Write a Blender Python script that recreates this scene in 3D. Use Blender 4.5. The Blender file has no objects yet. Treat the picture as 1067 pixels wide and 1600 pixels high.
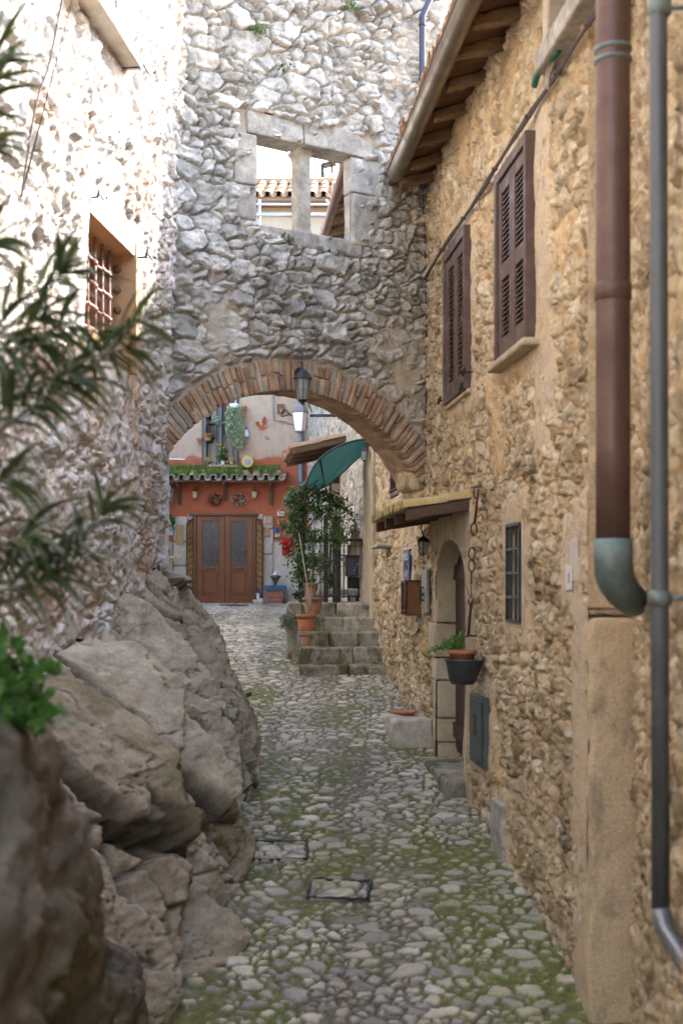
import bpy, math, random
import numpy as np
from mathutils import Vector
rnd = random.Random(7)
S = bpy.context.scene
COL = S.collection
R_ = math.radians
F_, CX, HY = 2000.0, 533.5, 923.0

# ---------------------------------------------------------------- noise
def hsh(ix, iy, iz=0, seed=0):
    M = 0xffffffff
    n = (np.asarray(ix).astype(np.int64)*374761393 + np.asarray(iy).astype(np.int64)*668265263
         + np.asarray(iz).astype(np.int64)*2147483647 + seed*1442695041) & M
    n = ((n ^ (n >> 13))*1274126177) & M
    n = ((n ^ (n >> 15))*2246822519) & M
    n = n ^ (n >> 16)
    return n.astype(np.float64)/4294967296.0
def vn2(x, y, seed=0):
    ix = np.floor(x); iy = np.floor(y); fx = x-ix; fy = y-iy
    fx = fx*fx*(3-2*fx); fy = fy*fy*(3-2*fy)
    a = hsh(ix, iy, 0, seed); b = hsh(ix+1, iy, 0, seed); c = hsh(ix, iy+1, 0, seed); d = hsh(ix+1, iy+1, 0, seed)
    return (a*(1-fx)+b*fx)*(1-fy)+(c*(1-fx)+d*fx)*fy
def fbm2(x, y, seed=0, o=4, g=.5):
    r = 0; a = 1; t = 0
    for k in range(o):
        r = r+a*vn2(x*2**k+k*17.3, y*2**k+k*5.1, seed+k); t += a; a *= g
    return r/t
def vn3(x, y, z, seed=0):
    ix = np.floor(x); iy = np.floor(y); iz = np.floor(z); fx = x-ix; fy = y-iy; fz = z-iz
    fx = fx*fx*(3-2*fx); fy = fy*fy*(3-2*fy); fz = fz*fz*(3-2*fz)
    r = 0
    for dx in (0, 1):
        for dy in (0, 1):
            for dz in (0, 1):
                w = (fx if dx else 1-fx)*(fy if dy else 1-fy)*(fz if dz else 1-fz)
                r = r+w*hsh(ix+dx, iy+dy, iz+dz, seed)
    return r
def fbm3(x, y, z, seed=0, o=4, g=.5):
    r = 0; a = 1; t = 0
    for k in range(o):
        r = r+a*vn3(x*2**k+k*7.7, y*2**k+3.1*k, z*2**k+k*11.9, seed+k); t += a; a *= g
    return r/t
def sstep(a, b, x):
    t = np.clip((x-a)/(b-a), 0, 1); return t*t*(3-2*t)
def vor(x, y, seed, jit=.8, p=2.6):
    """cellular pattern of unit cells: nearest and second distance, cell randoms, offset to the site"""
    ix = np.floor(x); iy = np.floor(y)
    F1 = np.full(x.shape, 9.); F2 = np.full(x.shape, 9.)
    r = [np.zeros(x.shape) for _ in range(3)]; ox = np.zeros(x.shape); oy = np.zeros(x.shape)
    for j in (-1, 0, 1):
        cy = iy+j
        sh = .5*(cy % 2)
        bx = np.floor(x-sh)
        for i in (-1, 0, 1):
            cx = bx+i
            a = hsh(cx, cy, 0, seed); b = hsh(cx, cy, 1, seed); c = hsh(cx, cy, 2, seed)
            px = cx+sh+.5+(a-.5)*jit; py = cy+.5+(b-.5)*jit
            w = .8+.5*c
            dx = x-px; dy = y-py
            d = (np.abs(dx)**p+np.abs(dy)**p)**(1/p)/w
            m = d < F1
            F2 = np.where(m, F1, np.minimum(F2, d)); F1 = np.where(m, d, F1)
            ox = np.where(m, dx, ox); oy = np.where(m, dy, oy)
            for q, val in enumerate((hsh(cx, cy, 3, seed), hsh(cx, cy, 4, seed), hsh(cx, cy, 5, seed))):
                r[q] = np.where(m, val, r[q])
    return F1, F2, r, ox, oy
def rubble(u, v, sx, sy, seed, big=.35, bs=2.0, warp=.35, p=2.6, jit=.85):
    """irregular rubble masonry: edge distance (cell units), three randoms, local offsets"""
    wx = (fbm2(u/sx*1.1, v/sy*1.1, seed+50, 3)-.5)*warp*sx*2
    wy = (fbm2(u/sx*1.1+31, v/sy*1.1, seed+60, 3)-.5)*warp*sy*2
    u = u+wx; v = v+wy
    A = vor(u/sx, v/sy, seed, jit, p)
    B = vor(u/(sx*bs), v/(sy*bs*.85), seed+9, jit*.8, p)
    selB = B[2][2] < big
    eA = (A[1]-A[0])*.5; eB = (B[1]-B[0])*.5*bs
    e = np.where(selB, eB, np.minimum(eA, np.where(eB < .6, eB+.03, 9)))
    r = [np.where(selB, b, a) for a, b in zip((A[2]), (B[2][0], B[2][1], (B[2][0]*7.3) % 1))]
    ox = np.where(selB, B[3]*.6, A[3]); oy = np.where(selB, B[4]*.6, A[4])
    return e, r, ox, oy, selB

# ---------------------------------------------------------------- mesh helpers
class Fr:
    def __init__(s, O, U, V=(0, 0, 1), N=None):
        s.O = np.array(O, float); s.U = np.array(U, float)/np.linalg.norm(U); s.V = np.array(V, float)
        s.N = np.array(N, float)/np.linalg.norm(N) if N is not None else np.cross(s.U, s.V)
    def pt(s, u, v, n=0):
        return tuple(s.O+s.U*u+s.V*v+s.N*n)
    def pts(s, u, v, n):
        u = np.asarray(u, float)[..., None]; v = np.asarray(v, float)[..., None]; n = np.asarray(n, float)[..., None]
        return s.O+s.U*u+s.V*v+s.N*n
def link(o, parent=None):
    COL.objects.link(o)
    if parent is not None: o.parent = parent
    return o
def setp(o, label=None, cat=None, group=None, kind=None):
    if label: o['label'] = label
    if cat: o['category'] = cat
    if group: o['group'] = group
    if kind: o['kind'] = kind
    return o
def rebase(o):
    """give a top-level mesh its own origin at its base centre"""
    me = o.data; n = len(me.vertices); a = np.empty(n*3); me.vertices.foreach_get('co', a); a = a.reshape(-1, 3)
    c = (a.min(0)+a.max(0))/2; c[2] = a[:, 2].min(); a -= c
    me.vertices.foreach_set('co', a.ravel()); me.update(); o.location = c
    return o
def thing(name, loc, label, cat, group=None, kind=None):
    o = bpy.data.objects.new(name, None); o.empty_display_size = .1; o.location = loc
    COL.objects.link(o); setp(o, label, cat, group, kind)
    bpy.context.view_layer.update() if False else None
    return o
def put_under(o, parent):
    """parent with world coordinates kept (parents are never rotated when they are built)"""
    o.parent = parent
    off = Vector((0, 0, 0)); q = parent
    while q is not None: off += q.location; q = q.parent
    o.location = o.location-off
    return o
def np_mesh(name, V, Q, col, mat, parent=None, smooth=True, flip=False, midx=None):
    V = np.asarray(V, float).reshape(-1, 3); Q = np.asarray(Q, np.int32)
    if flip: Q = Q[:, ::-1]
    me = bpy.data.meshes.new(name)
    k = Q.shape[1]
    me.vertices.add(len(V)); me.vertices.foreach_set('co', V.ravel())
    me.loops.add(Q.size); me.loops.foreach_set('vertex_index', np.ascontiguousarray(Q).ravel())
    me.polygons.add(len(Q)); me.polygons.foreach_set('loop_start', np.arange(0, Q.size, k, dtype=np.int32))
    me.polygons.foreach_set('loop_total', np.full(len(Q), k, np.int32))
    me.polygons.foreach_set('use_smooth', np.full(len(Q), smooth))
    mats = mat if isinstance(mat, (list, tuple)) else [mat]
    for m in mats: me.materials.append(m)
    if midx is not None: me.polygons.foreach_set('material_index', np.asarray(midx, np.int32))
    me.update(calc_edges=True)
    if col is not None:
        a = me.color_attributes.new('Col', 'FLOAT_COLOR', 'POINT')
        col = np.asarray(col); col = col.reshape(-1, col.shape[-1]); c = np.ones((len(V), 4), np.float32); c[:, :col.shape[1]] = col
        a.data.foreach_set('color', c.ravel())
    o = bpy.data.objects.new(name, me)
    COL.objects.link(o)
    if parent is not None: put_under(o, parent)
    return o
def grid_quads(nu, nv, keep=None):
    i = np.arange(nu-1)[:, None]*nv+np.arange(nv-1)[None, :]
    q = np.stack([i, i+nv, i+nv+1, i+1], -1).reshape(-1, 4)
    if keep is not None:
        k = keep.ravel(); q = q[k[q].all(1)]
    return q
def sheet(name, fr, u0, u1, v0, v1, res, fn, mat, parent=None, resv=None, lean=None):
    nu = max(2, int((u1-u0)/res)+1); nv = max(2, int((v1-v0)/(resv or res))+1)
    U, V = np.meshgrid(np.linspace(u0, u1, nu), np.linspace(v0, v1, nv), indexing='ij')
    h, c, keep = fn(U, V)
    n = h if lean is None else h+lean(U, V)
    P = fr.pts(U, V, n)
    q = grid_quads(nu, nv, keep)
    flip = np.dot(np.cross(fr.U, fr.V), fr.N) < 0
    used = np.zeros(nu*nv, bool); used[q.ravel()] = True
    remap = np.cumsum(used)-1
    return np_mesh(name, P.reshape(-1, 3)[used], remap[q], np.stack(c, -1).reshape(-1, len(c))[used], mat, parent, True, flip)

class NP:
    """collects numpy pieces into one mesh"""
    def __init__(s): s.V = []; s.Q = []; s.C = []; s.M = []; s.n = 0
    def add(s, V, Q, col=(1, .5, 0), m=0):
        V = np.asarray(V, float).reshape(-1, 3); Q = np.asarray(Q)
        c = np.asarray(col, float)
        c = np.broadcast_to(c, (len(V), 3)) if c.ndim == 1 else c.reshape(-1, 3)
        s.V.append(V); s.Q.append(Q+s.n); s.C.append(c); s.M.append(np.full(len(Q), m)); s.n += len(V)
        return s
    def rbox(s, mp, c, h, r=.01, res=.03, amp=.004, seed=0, nsc=9., col=(1, .5, 0), m=0, taper=None):
        """rounded, rough block; mp maps local arrays (a,b,c) to world"""
        c = np.array(c, float); h = np.array(h, float); r = min(r, h.min()*.9)
        for ax in range(3):
            for sg in (-1, 1):
                a, b = [(1, 2), (2, 0), (0, 1)][ax]
                na = max(2, int(2*h[a]/res)+2); nb = max(2, int(2*h[b]/res)+2)
                def sp(n, hh):
                    t = np.linspace(-1, 1, n)*hh
                    return np.unique(np.concatenate([t, [-hh, -(hh-r*.4), -(hh-r), hh-r, hh-r*.4, hh]]).round(6))
                ta, tb = sp(na, h[a]), sp(nb, h[b])
                A, B = np.meshgrid(ta, tb, indexing='ij')
                P = np.zeros(A.shape+(3,)); P[..., a] = A; P[..., b] = B; P[..., ax] = sg*h[ax]
                inner = np.clip(P, -(h-r), h-r); d = P-inner
                L = np.linalg.norm(d, axis=-1, keepdims=True); L[L == 0] = 1
                P = inner+d/L*r
                if taper is not None: P = taper(P)
                P = P+c
                if amp:
                    x, y, z = [P[..., k]*nsc for k in range(3)]
                    dn = np.stack([fbm3(x+5*k+seed*3.7, y+seed*1.3, z-seed*2.1, seed+k*7, 3)-.5 for k in range(3)], -1)
                    P = P+dn*amp*2
                W = mp(P[..., 0], P[..., 1], P[..., 2])
                q = grid_quads(len(ta), len(tb))
                if sg < 0: q = q[:, ::-1]
                s.add(W, q, col, m)
        return s
    def box(s, fr, u0, u1, v0, v1, n0, n1, col=(1, .5, 0), m=0):
        P = [fr.pt(u, v, n) for u in (u0, u1) for v in (v0, v1) for n in (n0, n1)]
        Q = [[0, 1, 3, 2], [4, 6, 7, 5], [0, 4, 5, 1], [2, 3, 7, 6], [0, 2, 6, 4], [1, 5, 7, 3]]
        if np.dot(np.cross(fr.U, fr.V), fr.N) < 0: Q = [q[::-1] for q in Q]
        return s.add(P, Q, col, m)
    def hexa(s, P, col=(1, .5, 0), m=0):
        Q = [[0, 1, 3, 2], [4, 6, 7, 5], [0, 4, 5, 1], [2, 3, 7, 6], [0, 2, 6, 4], [1, 5, 7, 3]]
        return s.add(P, Q, col, m)
    def tube(s, pts, r, seg=8, col=(1, .5, 0), m=0, cap=True):
        P = np.array(pts, float); n = len(P)
        rr = np.broadcast_to(np.asarray(r, float), (n,))
        T = np.gradient(P, axis=0); T /= np.linalg.norm(T, axis=1, keepdims=True)+1e-9
        a = np.array([0, 0, 1.]) if abs(T[0][2]) < .9 else np.array([1., 0, 0])
        X = []
        for t in T:
            x = a-t*np.dot(a, t); x /= np.linalg.norm(x)+1e-9; X.append(x); a = x
        X = np.array(X); Y = np.cross(T, X)
        th = np.linspace(0, 2*math.pi, seg, endpoint=False)
        V = P[:, None]+rr[:, None, None]*(np.cos(th)[None, :, None]*X[:, None]+np.sin(th)[None, :, None]*Y[:, None])
        V = V.reshape(-1, 3); Q = []
        for i in range(n-1):
            for j in range(seg):
                k = (j+1) % seg
                Q.append([i*seg+j, i*seg+k, (i+1)*seg+k, (i+1)*seg+j])
        if cap:
            V = np.vstack([V, P[0], P[-1]])
            for j in range(0, seg, 2):
                Q.append([n*seg, (j+2) % seg, j+1, j]); o = (n-1)*seg
                Q.append([n*seg+1, o+j, o+j+1, o+(j+2) % seg])
        return s.add(V, Q, col, m)
    def lathe(s, prof, c, seg=20, col=(1, .5, 0), m=0, ax=None, sx=1, sy=1, rot=0):
        """prof: (r,z) list; optional axis frame ax=(X,Y,Z)"""
        X, Y, Z = [np.array(k, float) for k in (ax or ((1, 0, 0), (0, 1, 0), (0, 0, 1)))]
        th = np.linspace(0, 2*math.pi, seg, endpoint=False)+rot; c = np.array(c, float); V = []
        for r, z in prof:
            V.append(c+(np.cos(th)*r*sx)[:, None]*X+(np.sin(th)*r*sy)[:, None]*Y+z*Z)
        V = np.vstack(V); n = len(prof); Q = []
        for i in range(n-1):
            for j in range(seg):
                k = (j+1) % seg
                Q.append([i*seg+j, i*seg+k, (i+1)*seg+k, (i+1)*seg+j])
        return s.add(V, Q, col, m)
    def build(s, name, mat, parent=None, smooth=False, bevel=0, label=None):
        o = np_mesh(name, np.vstack(s.V), np.vstack(s.Q), np.vstack(s.C), mat, parent, smooth, False, np.concatenate(s.M))
        if bevel:
            b = o.modifiers.new('bevel', 'BEVEL'); b.width = bevel; b.segments = 2; b.limit_method = 'ANGLE'
        if label: o['label'] = label
        return o
W0 = Fr((0, 0, 0), (1, 0, 0), (0, 0, 1), (0, -1, 0))   # u=x, v=z, n=-y
idm = lambda a, b, c: np.stack([a, b, c], -1)

# ---------------------------------------------------------------- materials
class NT:
    def __init__(s, name):
        s.m = bpy.data.materials.new(name); s.m.use_nodes = True
        s.t = s.m.node_tree; s.t.nodes.clear()
        s.out = s.t.nodes.new('ShaderNodeOutputMaterial'); s.b = s.t.nodes.new('ShaderNodeBsdfPrincipled')
        s.t.links.new(s.b.outputs[0], s.out.inputs[0])
        s.tc = s.t.nodes.new('ShaderNodeTexCoord')
    def n(s, t, **k):
        x = s.t.nodes.new(t)
        for a, b in k.items(): setattr(x, a, b)
        return x
    def l(s, a, b): s.t.links.new(a, b)
    def noise(s, scale, detail=5, rough=.6, vec=None, dist=0, stretch=None):
        x = s.n('ShaderNodeTexNoise'); x.inputs['Scale'].default_value = scale
        x.inputs['Detail'].default_value = detail; x.inputs['Roughness'].default_value = rough
        x.inputs['Distortion'].default_value = dist
        v = vec or s.tc.outputs['Object']
        if stretch:
            mp = s.n('ShaderNodeMapping'); mp.inputs['Scale'].default_value = stretch; s.l(v, mp.inputs[0]); v = mp.outputs[0]
        s.l(v, x.inputs['Vector']); return x.outputs[0]
    def ramp(s, f, stops, interp='LINEAR'):
        x = s.n('ShaderNodeValToRGB'); e = x.color_ramp.elements; x.color_ramp.interpolation = interp
        while len(e) < len(stops): e.new(.5)
        for q, (p, c) in zip(e, stops):
            q.position = p; q.color = (c, c, c, 1) if isinstance(c, (int, float)) else tuple(c)+(1,)
        s.l(f, x.inputs[0]); return x.outputs[0]
    def mix(s, f, a, b, mode='MIX'):
        x = s.n('ShaderNodeMix', data_type='RGBA', blend_type=mode)
        for i, v in ((0, f), (6, a), (7, b)):
            if isinstance(v, (int, float)): x.inputs[i].default_value = v
            elif isinstance(v, tuple): x.inputs[i].default_value = v+(1,)
            else: s.l(v, x.inputs[i])
        return x.outputs[2]
    def math(s, op, a, b=0):
        x = s.n('ShaderNodeMath', operation=op)
        for i, v in ((0, a), (1, b)):
            if isinstance(v, (int, float)): x.inputs[i].default_value = v
            else: s.l(v, x.inputs[i])
        return x.outputs[0]
    def bump(s, parts, dist=.01):
        """parts: [(height socket, strength)]"""
        prev = None
        for h, st in parts:
            x = s.n('ShaderNodeBump'); x.inputs['Strength'].default_value = st; x.inputs['Distance'].default_value = dist
            s.l(h, x.inputs['Height'])
            if prev is not None: s.l(prev, x.inputs['Normal'])
            prev = x.outputs[0]
        s.l(prev, s.b.inputs['Normal'])
    def fin(s, col=None, rough=.9, metal=0, spec=.3):
        if col is not None:
            if isinstance(col, tuple): s.b.inputs['Base Color'].default_value = col+(1,)
            else: s.l(col, s.b.inputs['Base Color'])
        if isinstance(rough, (int, float)): s.b.inputs['Roughness'].default_value = rough
        else: s.l(rough, s.b.inputs['Roughness'])
        s.b.inputs['Metallic'].default_value = metal
        s.b.inputs['Specular IOR Level'].default_value = spec
        return s.m
def stone_mat(name, stones, mortar, mortar2, extra=None, crevice_shade=None, contrast=.35, fine=60, patch=None, spec=.2, bump=.5, stain=None):
    """R: stone mask, G: per-stone random, B: amount of the extra colour (moss, lime, soot with a shape of its own)"""
    t = NT(name)
    at = t.n('ShaderNodeAttribute', attribute_name='Col'); sp = t.n('ShaderNodeSeparateColor'); t.l(at.outputs['Color'], sp.inputs[0])
    R, G, B = sp.outputs
    st = t.ramp(G, stones)
    n1 = t.noise(7, 6, .65); n2 = t.noise(fine, 4, .7); n3 = t.noise(1.3, 4, .6)
    v1 = t.ramp(n1, [(.3, 1-contrast), (.7, 1+contrast*.6)])
    st = t.mix(1., st, v1, 'MULTIPLY')
    mo = t.mix(t.ramp(n1, [(.35, 0.), (.65, 1.)]), mortar, mortar2)
    c = t.mix(R, mo, st)
    c = t.mix(1., c, t.ramp(n2, [(.25, .78), (.75, 1.18)]), 'MULTIPLY')
    c = t.mix(1., c, t.ramp(n3, [(.3, .86), (.7, 1.1)]), 'MULTIPLY')
    if patch:
        c = t.mix(t.ramp(t.noise(patch[1], 5, .7, dist=.6), [(patch[2], 0.), (patch[2]+.12, patch[3])]), c, patch[0])
    if stain:
        c = t.mix(t.ramp(t.noise(stain[1], 6, .75, dist=.4, stretch=(1, 1, .45)), [(stain[2], 0.), (stain[2]+.1, stain[3])]), c, stain[0])
    if extra: c = t.mix(B, c, t.mix(1., t.mix(t.ramp(t.noise(11, 5, .7), [(.35, 0.), (.65, 1.)]), extra[0], extra[1]), t.ramp(n2, [(.25, .65), (.75, 1.3)]), 'MULTIPLY'))
    if crevice_shade: c = t.mix(at.outputs['Alpha'], crevice_shade, c)  # alpha mixes a dark colour into joints, pits and cracks: painted crevice shade
    t.bump([(n1, bump*.8), (n2, bump)], .012)
    return t.fin(c, .92, 0, spec)
def pmat(name, c1, c2=None, scale=8, rough=.6, metal=0, bump=.1, bscale=40, spec=.4, lo=.35, hi=.65, stretch=None, dist=0):
    t = NT(name); c2 = c2 or tuple(k*.7 for k in c1)
    n = t.noise(scale, 5, .65, stretch=stretch, dist=dist)
    c = t.mix(t.ramp(n, [(lo, 0.), (hi, 1.)]), c1, c2)
    if bump: t.bump([(t.noise(bscale, 4, .6, stretch=stretch), bump)], .01)
    r = t.ramp(n, [(.3, min(1, rough+.1)), (.7, max(0., rough-.1))])
    return t.fin(c, r, metal, spec)
def wood(name, c1, c2, axis='z', rough=.5, scale=1., knots=.3, bump=.3):
    st = {'z': (14, 14, 1.2), 'x': (1.2, 14, 14), 'y': (14, 1.2, 14)}[axis]
    t = NT(name)
    n = t.noise(2.2*scale, 6, .7, stretch=st, dist=.5); n2 = t.noise(9*scale, 4, .6, stretch=st); n3 = t.noise(2.5, 4, .6)
    c = t.mix(t.ramp(n, [(.3, 0.), (.7, 1.)]), c1, c2)
    c = t.mix(1., c, t.ramp(n2, [(.3, .7), (.7, 1.15)]), 'MULTIPLY')
    c = t.mix(1., c, t.ramp(n3, [(.3, .75), (.7, 1.15)]), 'MULTIPLY')
    t.bump([(n, bump), (n2, bump*.6)], .004)
    return t.fin(c, rough, 0, .4)
def leaf_mat(name, c1, c2, rough=.45, trans=.25):
    t = NT(name)
    at = t.n('ShaderNodeAttribute', attribute_name='Col'); sp = t.n('ShaderNodeSeparateColor'); t.l(at.outputs['Color'], sp.inputs[0])
    c = t.mix(sp.outputs[1], c1, c2); t.fin(c, rough, 0, .5)
    tr = t.n('ShaderNodeBsdfTranslucent'); t.l(c, tr.inputs[0]); mx = t.n('ShaderNodeMixShader'); mx.inputs[0].default_value = trans
    t.l(t.b.outputs[0], mx.inputs[1]); t.l(tr.outputs[0], mx.inputs[2]); t.l(mx.outputs[0], t.out.inputs[0])
    return t.m
# ================================================================ frames of the place (metres, camera eye at the origin, street runs along +Y)
FR = Fr((2.055, 0, 0), (-.0958, 1, 0), (0, 0, 1), (-1, -.0958, 0)); KR = 1.00458
FA = Fr((-1.494-.022, 11.007+.034, 0), (1, .65, 0), (0, 0, 1), (.545, -.838, 0))
FL = Fr((-2.644, 0, 0), (.1, 1, 0), (0, 0, 1), (1, -.1, 0)); KL = 1.00499
FB = Fr((0, 29, 0), (1, 0, 0), (0, 0, 1), (0, -1, 0))
FN = Fr((1.60, 6.94, 0), (-.40, -2.94, 0), (0, 0, 1), (-2.94, .40, 0))
def ray(fr, px, py, n=0.):
    """the point of the plane n of a wall frame that the photo shows at this pixel"""
    d = np.array([(px-CX)/F_, 1., (HY-py)/F_]); return d*(np.dot(fr.N, fr.O)+n)/np.dot(fr.N, d)
def dR(px): return 4000/(px-341.9)
def uR(px): return dR(px)*KR
def zR(px, py): return (HY-py)*dR(px)/F_
def xB(px): return (px-CX)*29/F_
def zB(py, d=29.): return (HY-py)*d/F_
def wp(px, py, d): return ((px-CX)/F_*d, d, (HY-py)/F_*d)
GY = [-8, 0, 4, 6, 6.9, 7.17, 8, 10, 11.8, 13, 15.5, 17, 20, 24, 29, 60]
GZ = [-4.2, -3.1, -2.72, -2.44, -2.33, -2.28, -2.11, -1.75, -1.52, -1.37, -1.06, -.90, -.63, -.43, -.29, .1]
gz = lambda y: np.interp(y, GY, GZ)

# ---------------------------------------------------------------- stone materials
M_RIGHT = stone_mat('ochre_rubble', [(0, (.38, .27, .155)), (.25, (.58, .44, .275)), (.6, (.68, .55, .375)), (.85, (.54, .38, .22)), (1, (.74, .63, .47))],
                    (.68, .47, .265), (.56, .38, .20), extra=((.62, .50, .36), (.52, .42, .31)), contrast=.45, crevice_shade=(.17, .11, .065), patch=((.60, .49, .36), 1.6, .60, .6), stain=((.17, .12, .08), 3.6, .53, .68), bump=.9)
M_ARCH = stone_mat('grey_rubble', [(0, (.36, .345, .32)), (.3, (.54, .52, .485)), (.6, (.64, .62, .58)), (.8, (.46, .43, .39)), (1, (.72, .69, .64))],
                   (.52, .45, .36), (.42, .36, .28), extra=((.62, .47, .30), (.52, .40, .27)), contrast=.5, crevice_shade=(.15, .12, .09), stain=((.22, .205, .18), 2.4, .60, .55), bump=.8)
M_LEFT = stone_mat('whitewashed_rubble', [(0, (.50, .45, .40)), (.4, (.66, .63, .60)), (.8, (.74, .72, .70)), (1, (.58, .49, .40))],
                   (.69, .665, .64), (.60, .565, .53), extra=((.52, .36, .24), (.48, .38, .30)), contrast=.35, crevice_shade=(.22, .15, .10), patch=((.72, .70, .68), 3.5, .54, .6), stain=((.46, .33, .22), 5.5, .62, .6), fine=40, bump=.9)
M_COB = stone_mat('cobbles', [(0, (.30, .27, .235)), (.25, (.48, .445, .395)), (.6, (.65, .58, .46)), (.85, (.54, .44, .31)), (1, (.72, .65, .53))],
                  (.25, .215, .165), (.13, .11, .08), extra=((.09, .11, .028), (.21, .21, .06)), contrast=.35, crevice_shade=(.05, .042, .03), stain=((.40, .35, .28), 1.6, .54, .5))
M_ROCK = stone_mat('limestone_rock', [(0, (.33, .27, .19)), (.5, (.46, .39, .295)), (1, (.56, .49, .38))],
                   (.10, .085, .06), (.20, .16, .11), extra=((.13, .11, .045), (.20, .155, .08)), contrast=.35, fine=45, bump=.9, crevice_shade=(.07, .055, .04), patch=((.42, .39, .34), 1.5, .58, .6), stain=((.20, .15, .095), 3.0, .58, .6))
M_BLOCK = stone_mat('dressed_stone', [(0, (.40, .37, .33)), (.5, (.50, .465, .41)), (1, (.44, .39, .32))], (.4, .36, .3), (.3, .27, .22), contrast=.45, fine=50, bump=1.0, patch=((.58, .55, .50), 9, .55, .6), stain=((.25, .235, .21), 5, .56, .6))
M_WARMBLOCK = stone_mat('warm_dressed_stone', [(0, (.50, .40, .27)), (.5, (.56, .46, .33)), (1, (.60, .50, .38))], (.4, .32, .2), (.3, .24, .15), contrast=.2, fine=80, bump=.6, stain=((.33, .25, .16), 4, .60, .6))
M_STEP = stone_mat('mossy_step_stone', [(0, (.32, .28, .21)), (.5, (.40, .35, .27)), (1, (.46, .42, .34))], (.3, .26, .18), (.2, .18, .12), contrast=.5, fine=60, bump=1.0, patch=((.52, .47, .38), 4, .56, .6), stain=((.085, .085, .03), 3.2, .49, .85))
M_BRICK = stone_mat('old_brick', [(0, (.34, .19, .12)), (.25, (.48, .28, .17)), (.55, (.55, .36, .22)), (.75, (.38, .32, .26)), (1, (.58, .46, .34))],
                    (.52, .45, .35), (.45, .36, .26), contrast=.35, fine=70, bump=.8, patch=((.58, .52, .44), 7, .56, .7))
M_PLASTER_D = pmat('dark_inside', (.05, .045, .04), (.03, .028, .025), 3, .95, bump=0)
M_GLASS = pmat('dark_glass', (.03, .035, .04), (.02, .022, .025), 2, .12, bump=0, spec=.6)
M_IRON = pmat('dark_iron', (.055, .055, .06), (.03, .028, .027), 12, .5, .3, .15)
M_RUST = pmat('rusty_iron', (.16, .065, .04), (.07, .035, .028), 14, .75, .2, .3)
M_BEAM = wood('rafter_wood', (.30, .19, .10), (.15, .09, .05), 'x', .8, bump=.6)
M_BOARD = wood('board_wood', (.28, .13, .06), (.14, .065, .03), 'y', .7)
M_BROWNPIPE = pmat('brown_pipe_paint', (.095, .048, .036), (.125, .072, .054), 5, .45, .2, .05)
M_GUTTER = pmat('oxidised_copper_gutter', (.15, .105, .075), (.19, .15, .10), 4, .38, .55, .08, spec=.5)
M_TILE = stone_mat('old_roof_tile', [(0, (.36, .20, .12)), (.5, (.48, .30, .19)), (1, (.52, .38, .25))], (.3, .2, .1), (.2, .15, .1), contrast=.3, patch=((.42, .36, .20), 5, .52, .7), stain=((.20, .17, .12), 6, .57, .7))
M_TILE_GOLD = stone_mat('lichen_roof_tile', [(0, (.46, .33, .14)), (.5, (.56, .42, .19)), (1, (.50, .36, .18))], (.3, .2, .1), (.2, .15, .1), contrast=.3, patch=((.50, .35, .13), 5, .50, .8), stain=((.22, .17, .11), 6, .60, .6))

# ---------------------------------------------------------------- sky, sun and camera
sun_dir = Vector((1, .85, 1.02)).normalized()
el = math.asin(sun_dir.z)
w = bpy.data.worlds.new('World'); S.world = w; w.use_nodes = True
nt = w.node_tree; sky = nt.nodes.new('ShaderNodeTexSky'); sky.sky_type = 'NISHITA'; sky.sun_disc = False
sky.sun_elevation = el; sky.sun_rotation = math.atan2(sun_dir.x, sun_dir.y); sky.dust_density = 2.5; sky.air_density = 1.0; sky.ozone_density = .6
nt.links.new(sky.outputs[0], nt.nodes['Background'].inputs[0]); nt.nodes['Background'].inputs[1].default_value = .15
sl = bpy.data.lights.new('sun', 'SUN'); sl.energy = 2.0; sl.angle = R_(.55); sl.color = (1, 1, 1)
so = bpy.data.objects.new('sun', sl); COL.objects.link(so); so.rotation_euler = sun_dir.to_track_quat('Z', 'Y').to_euler(); so.location = (8, 8, 20)
cam = bpy.data.cameras.new('camera'); co = bpy.data.objects.new('camera', cam); COL.objects.link(co); S.camera = co
co.rotation_euler = (R_(90), 0, 0); cam.sensor_fit = 'VERTICAL'; cam.sensor_height = 36; cam.sensor_width = 24; cam.lens = 45; cam.shift_y = 123/1600
cam.clip_start = .1; cam.clip_end = 500
cam.dof.use_dof = True; cam.dof.focus_distance = 15.0; cam.dof.aperture_fstop = 2.1
S.view_settings.view_transform = 'Standard'; S.view_settings.look = 'None'; S.view_settings.exposure = 3.12; S.view_settings.gamma = 1; S.view_settings.use_white_balance = True; S.view_settings.white_balance_temperature = 7000
S.cycles.max_bounces = 8; S.cycles.diffuse_bounces = 6; S.cycles.use_denoising = True
S.cycles.sample_clamp_indirect = 6

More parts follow.
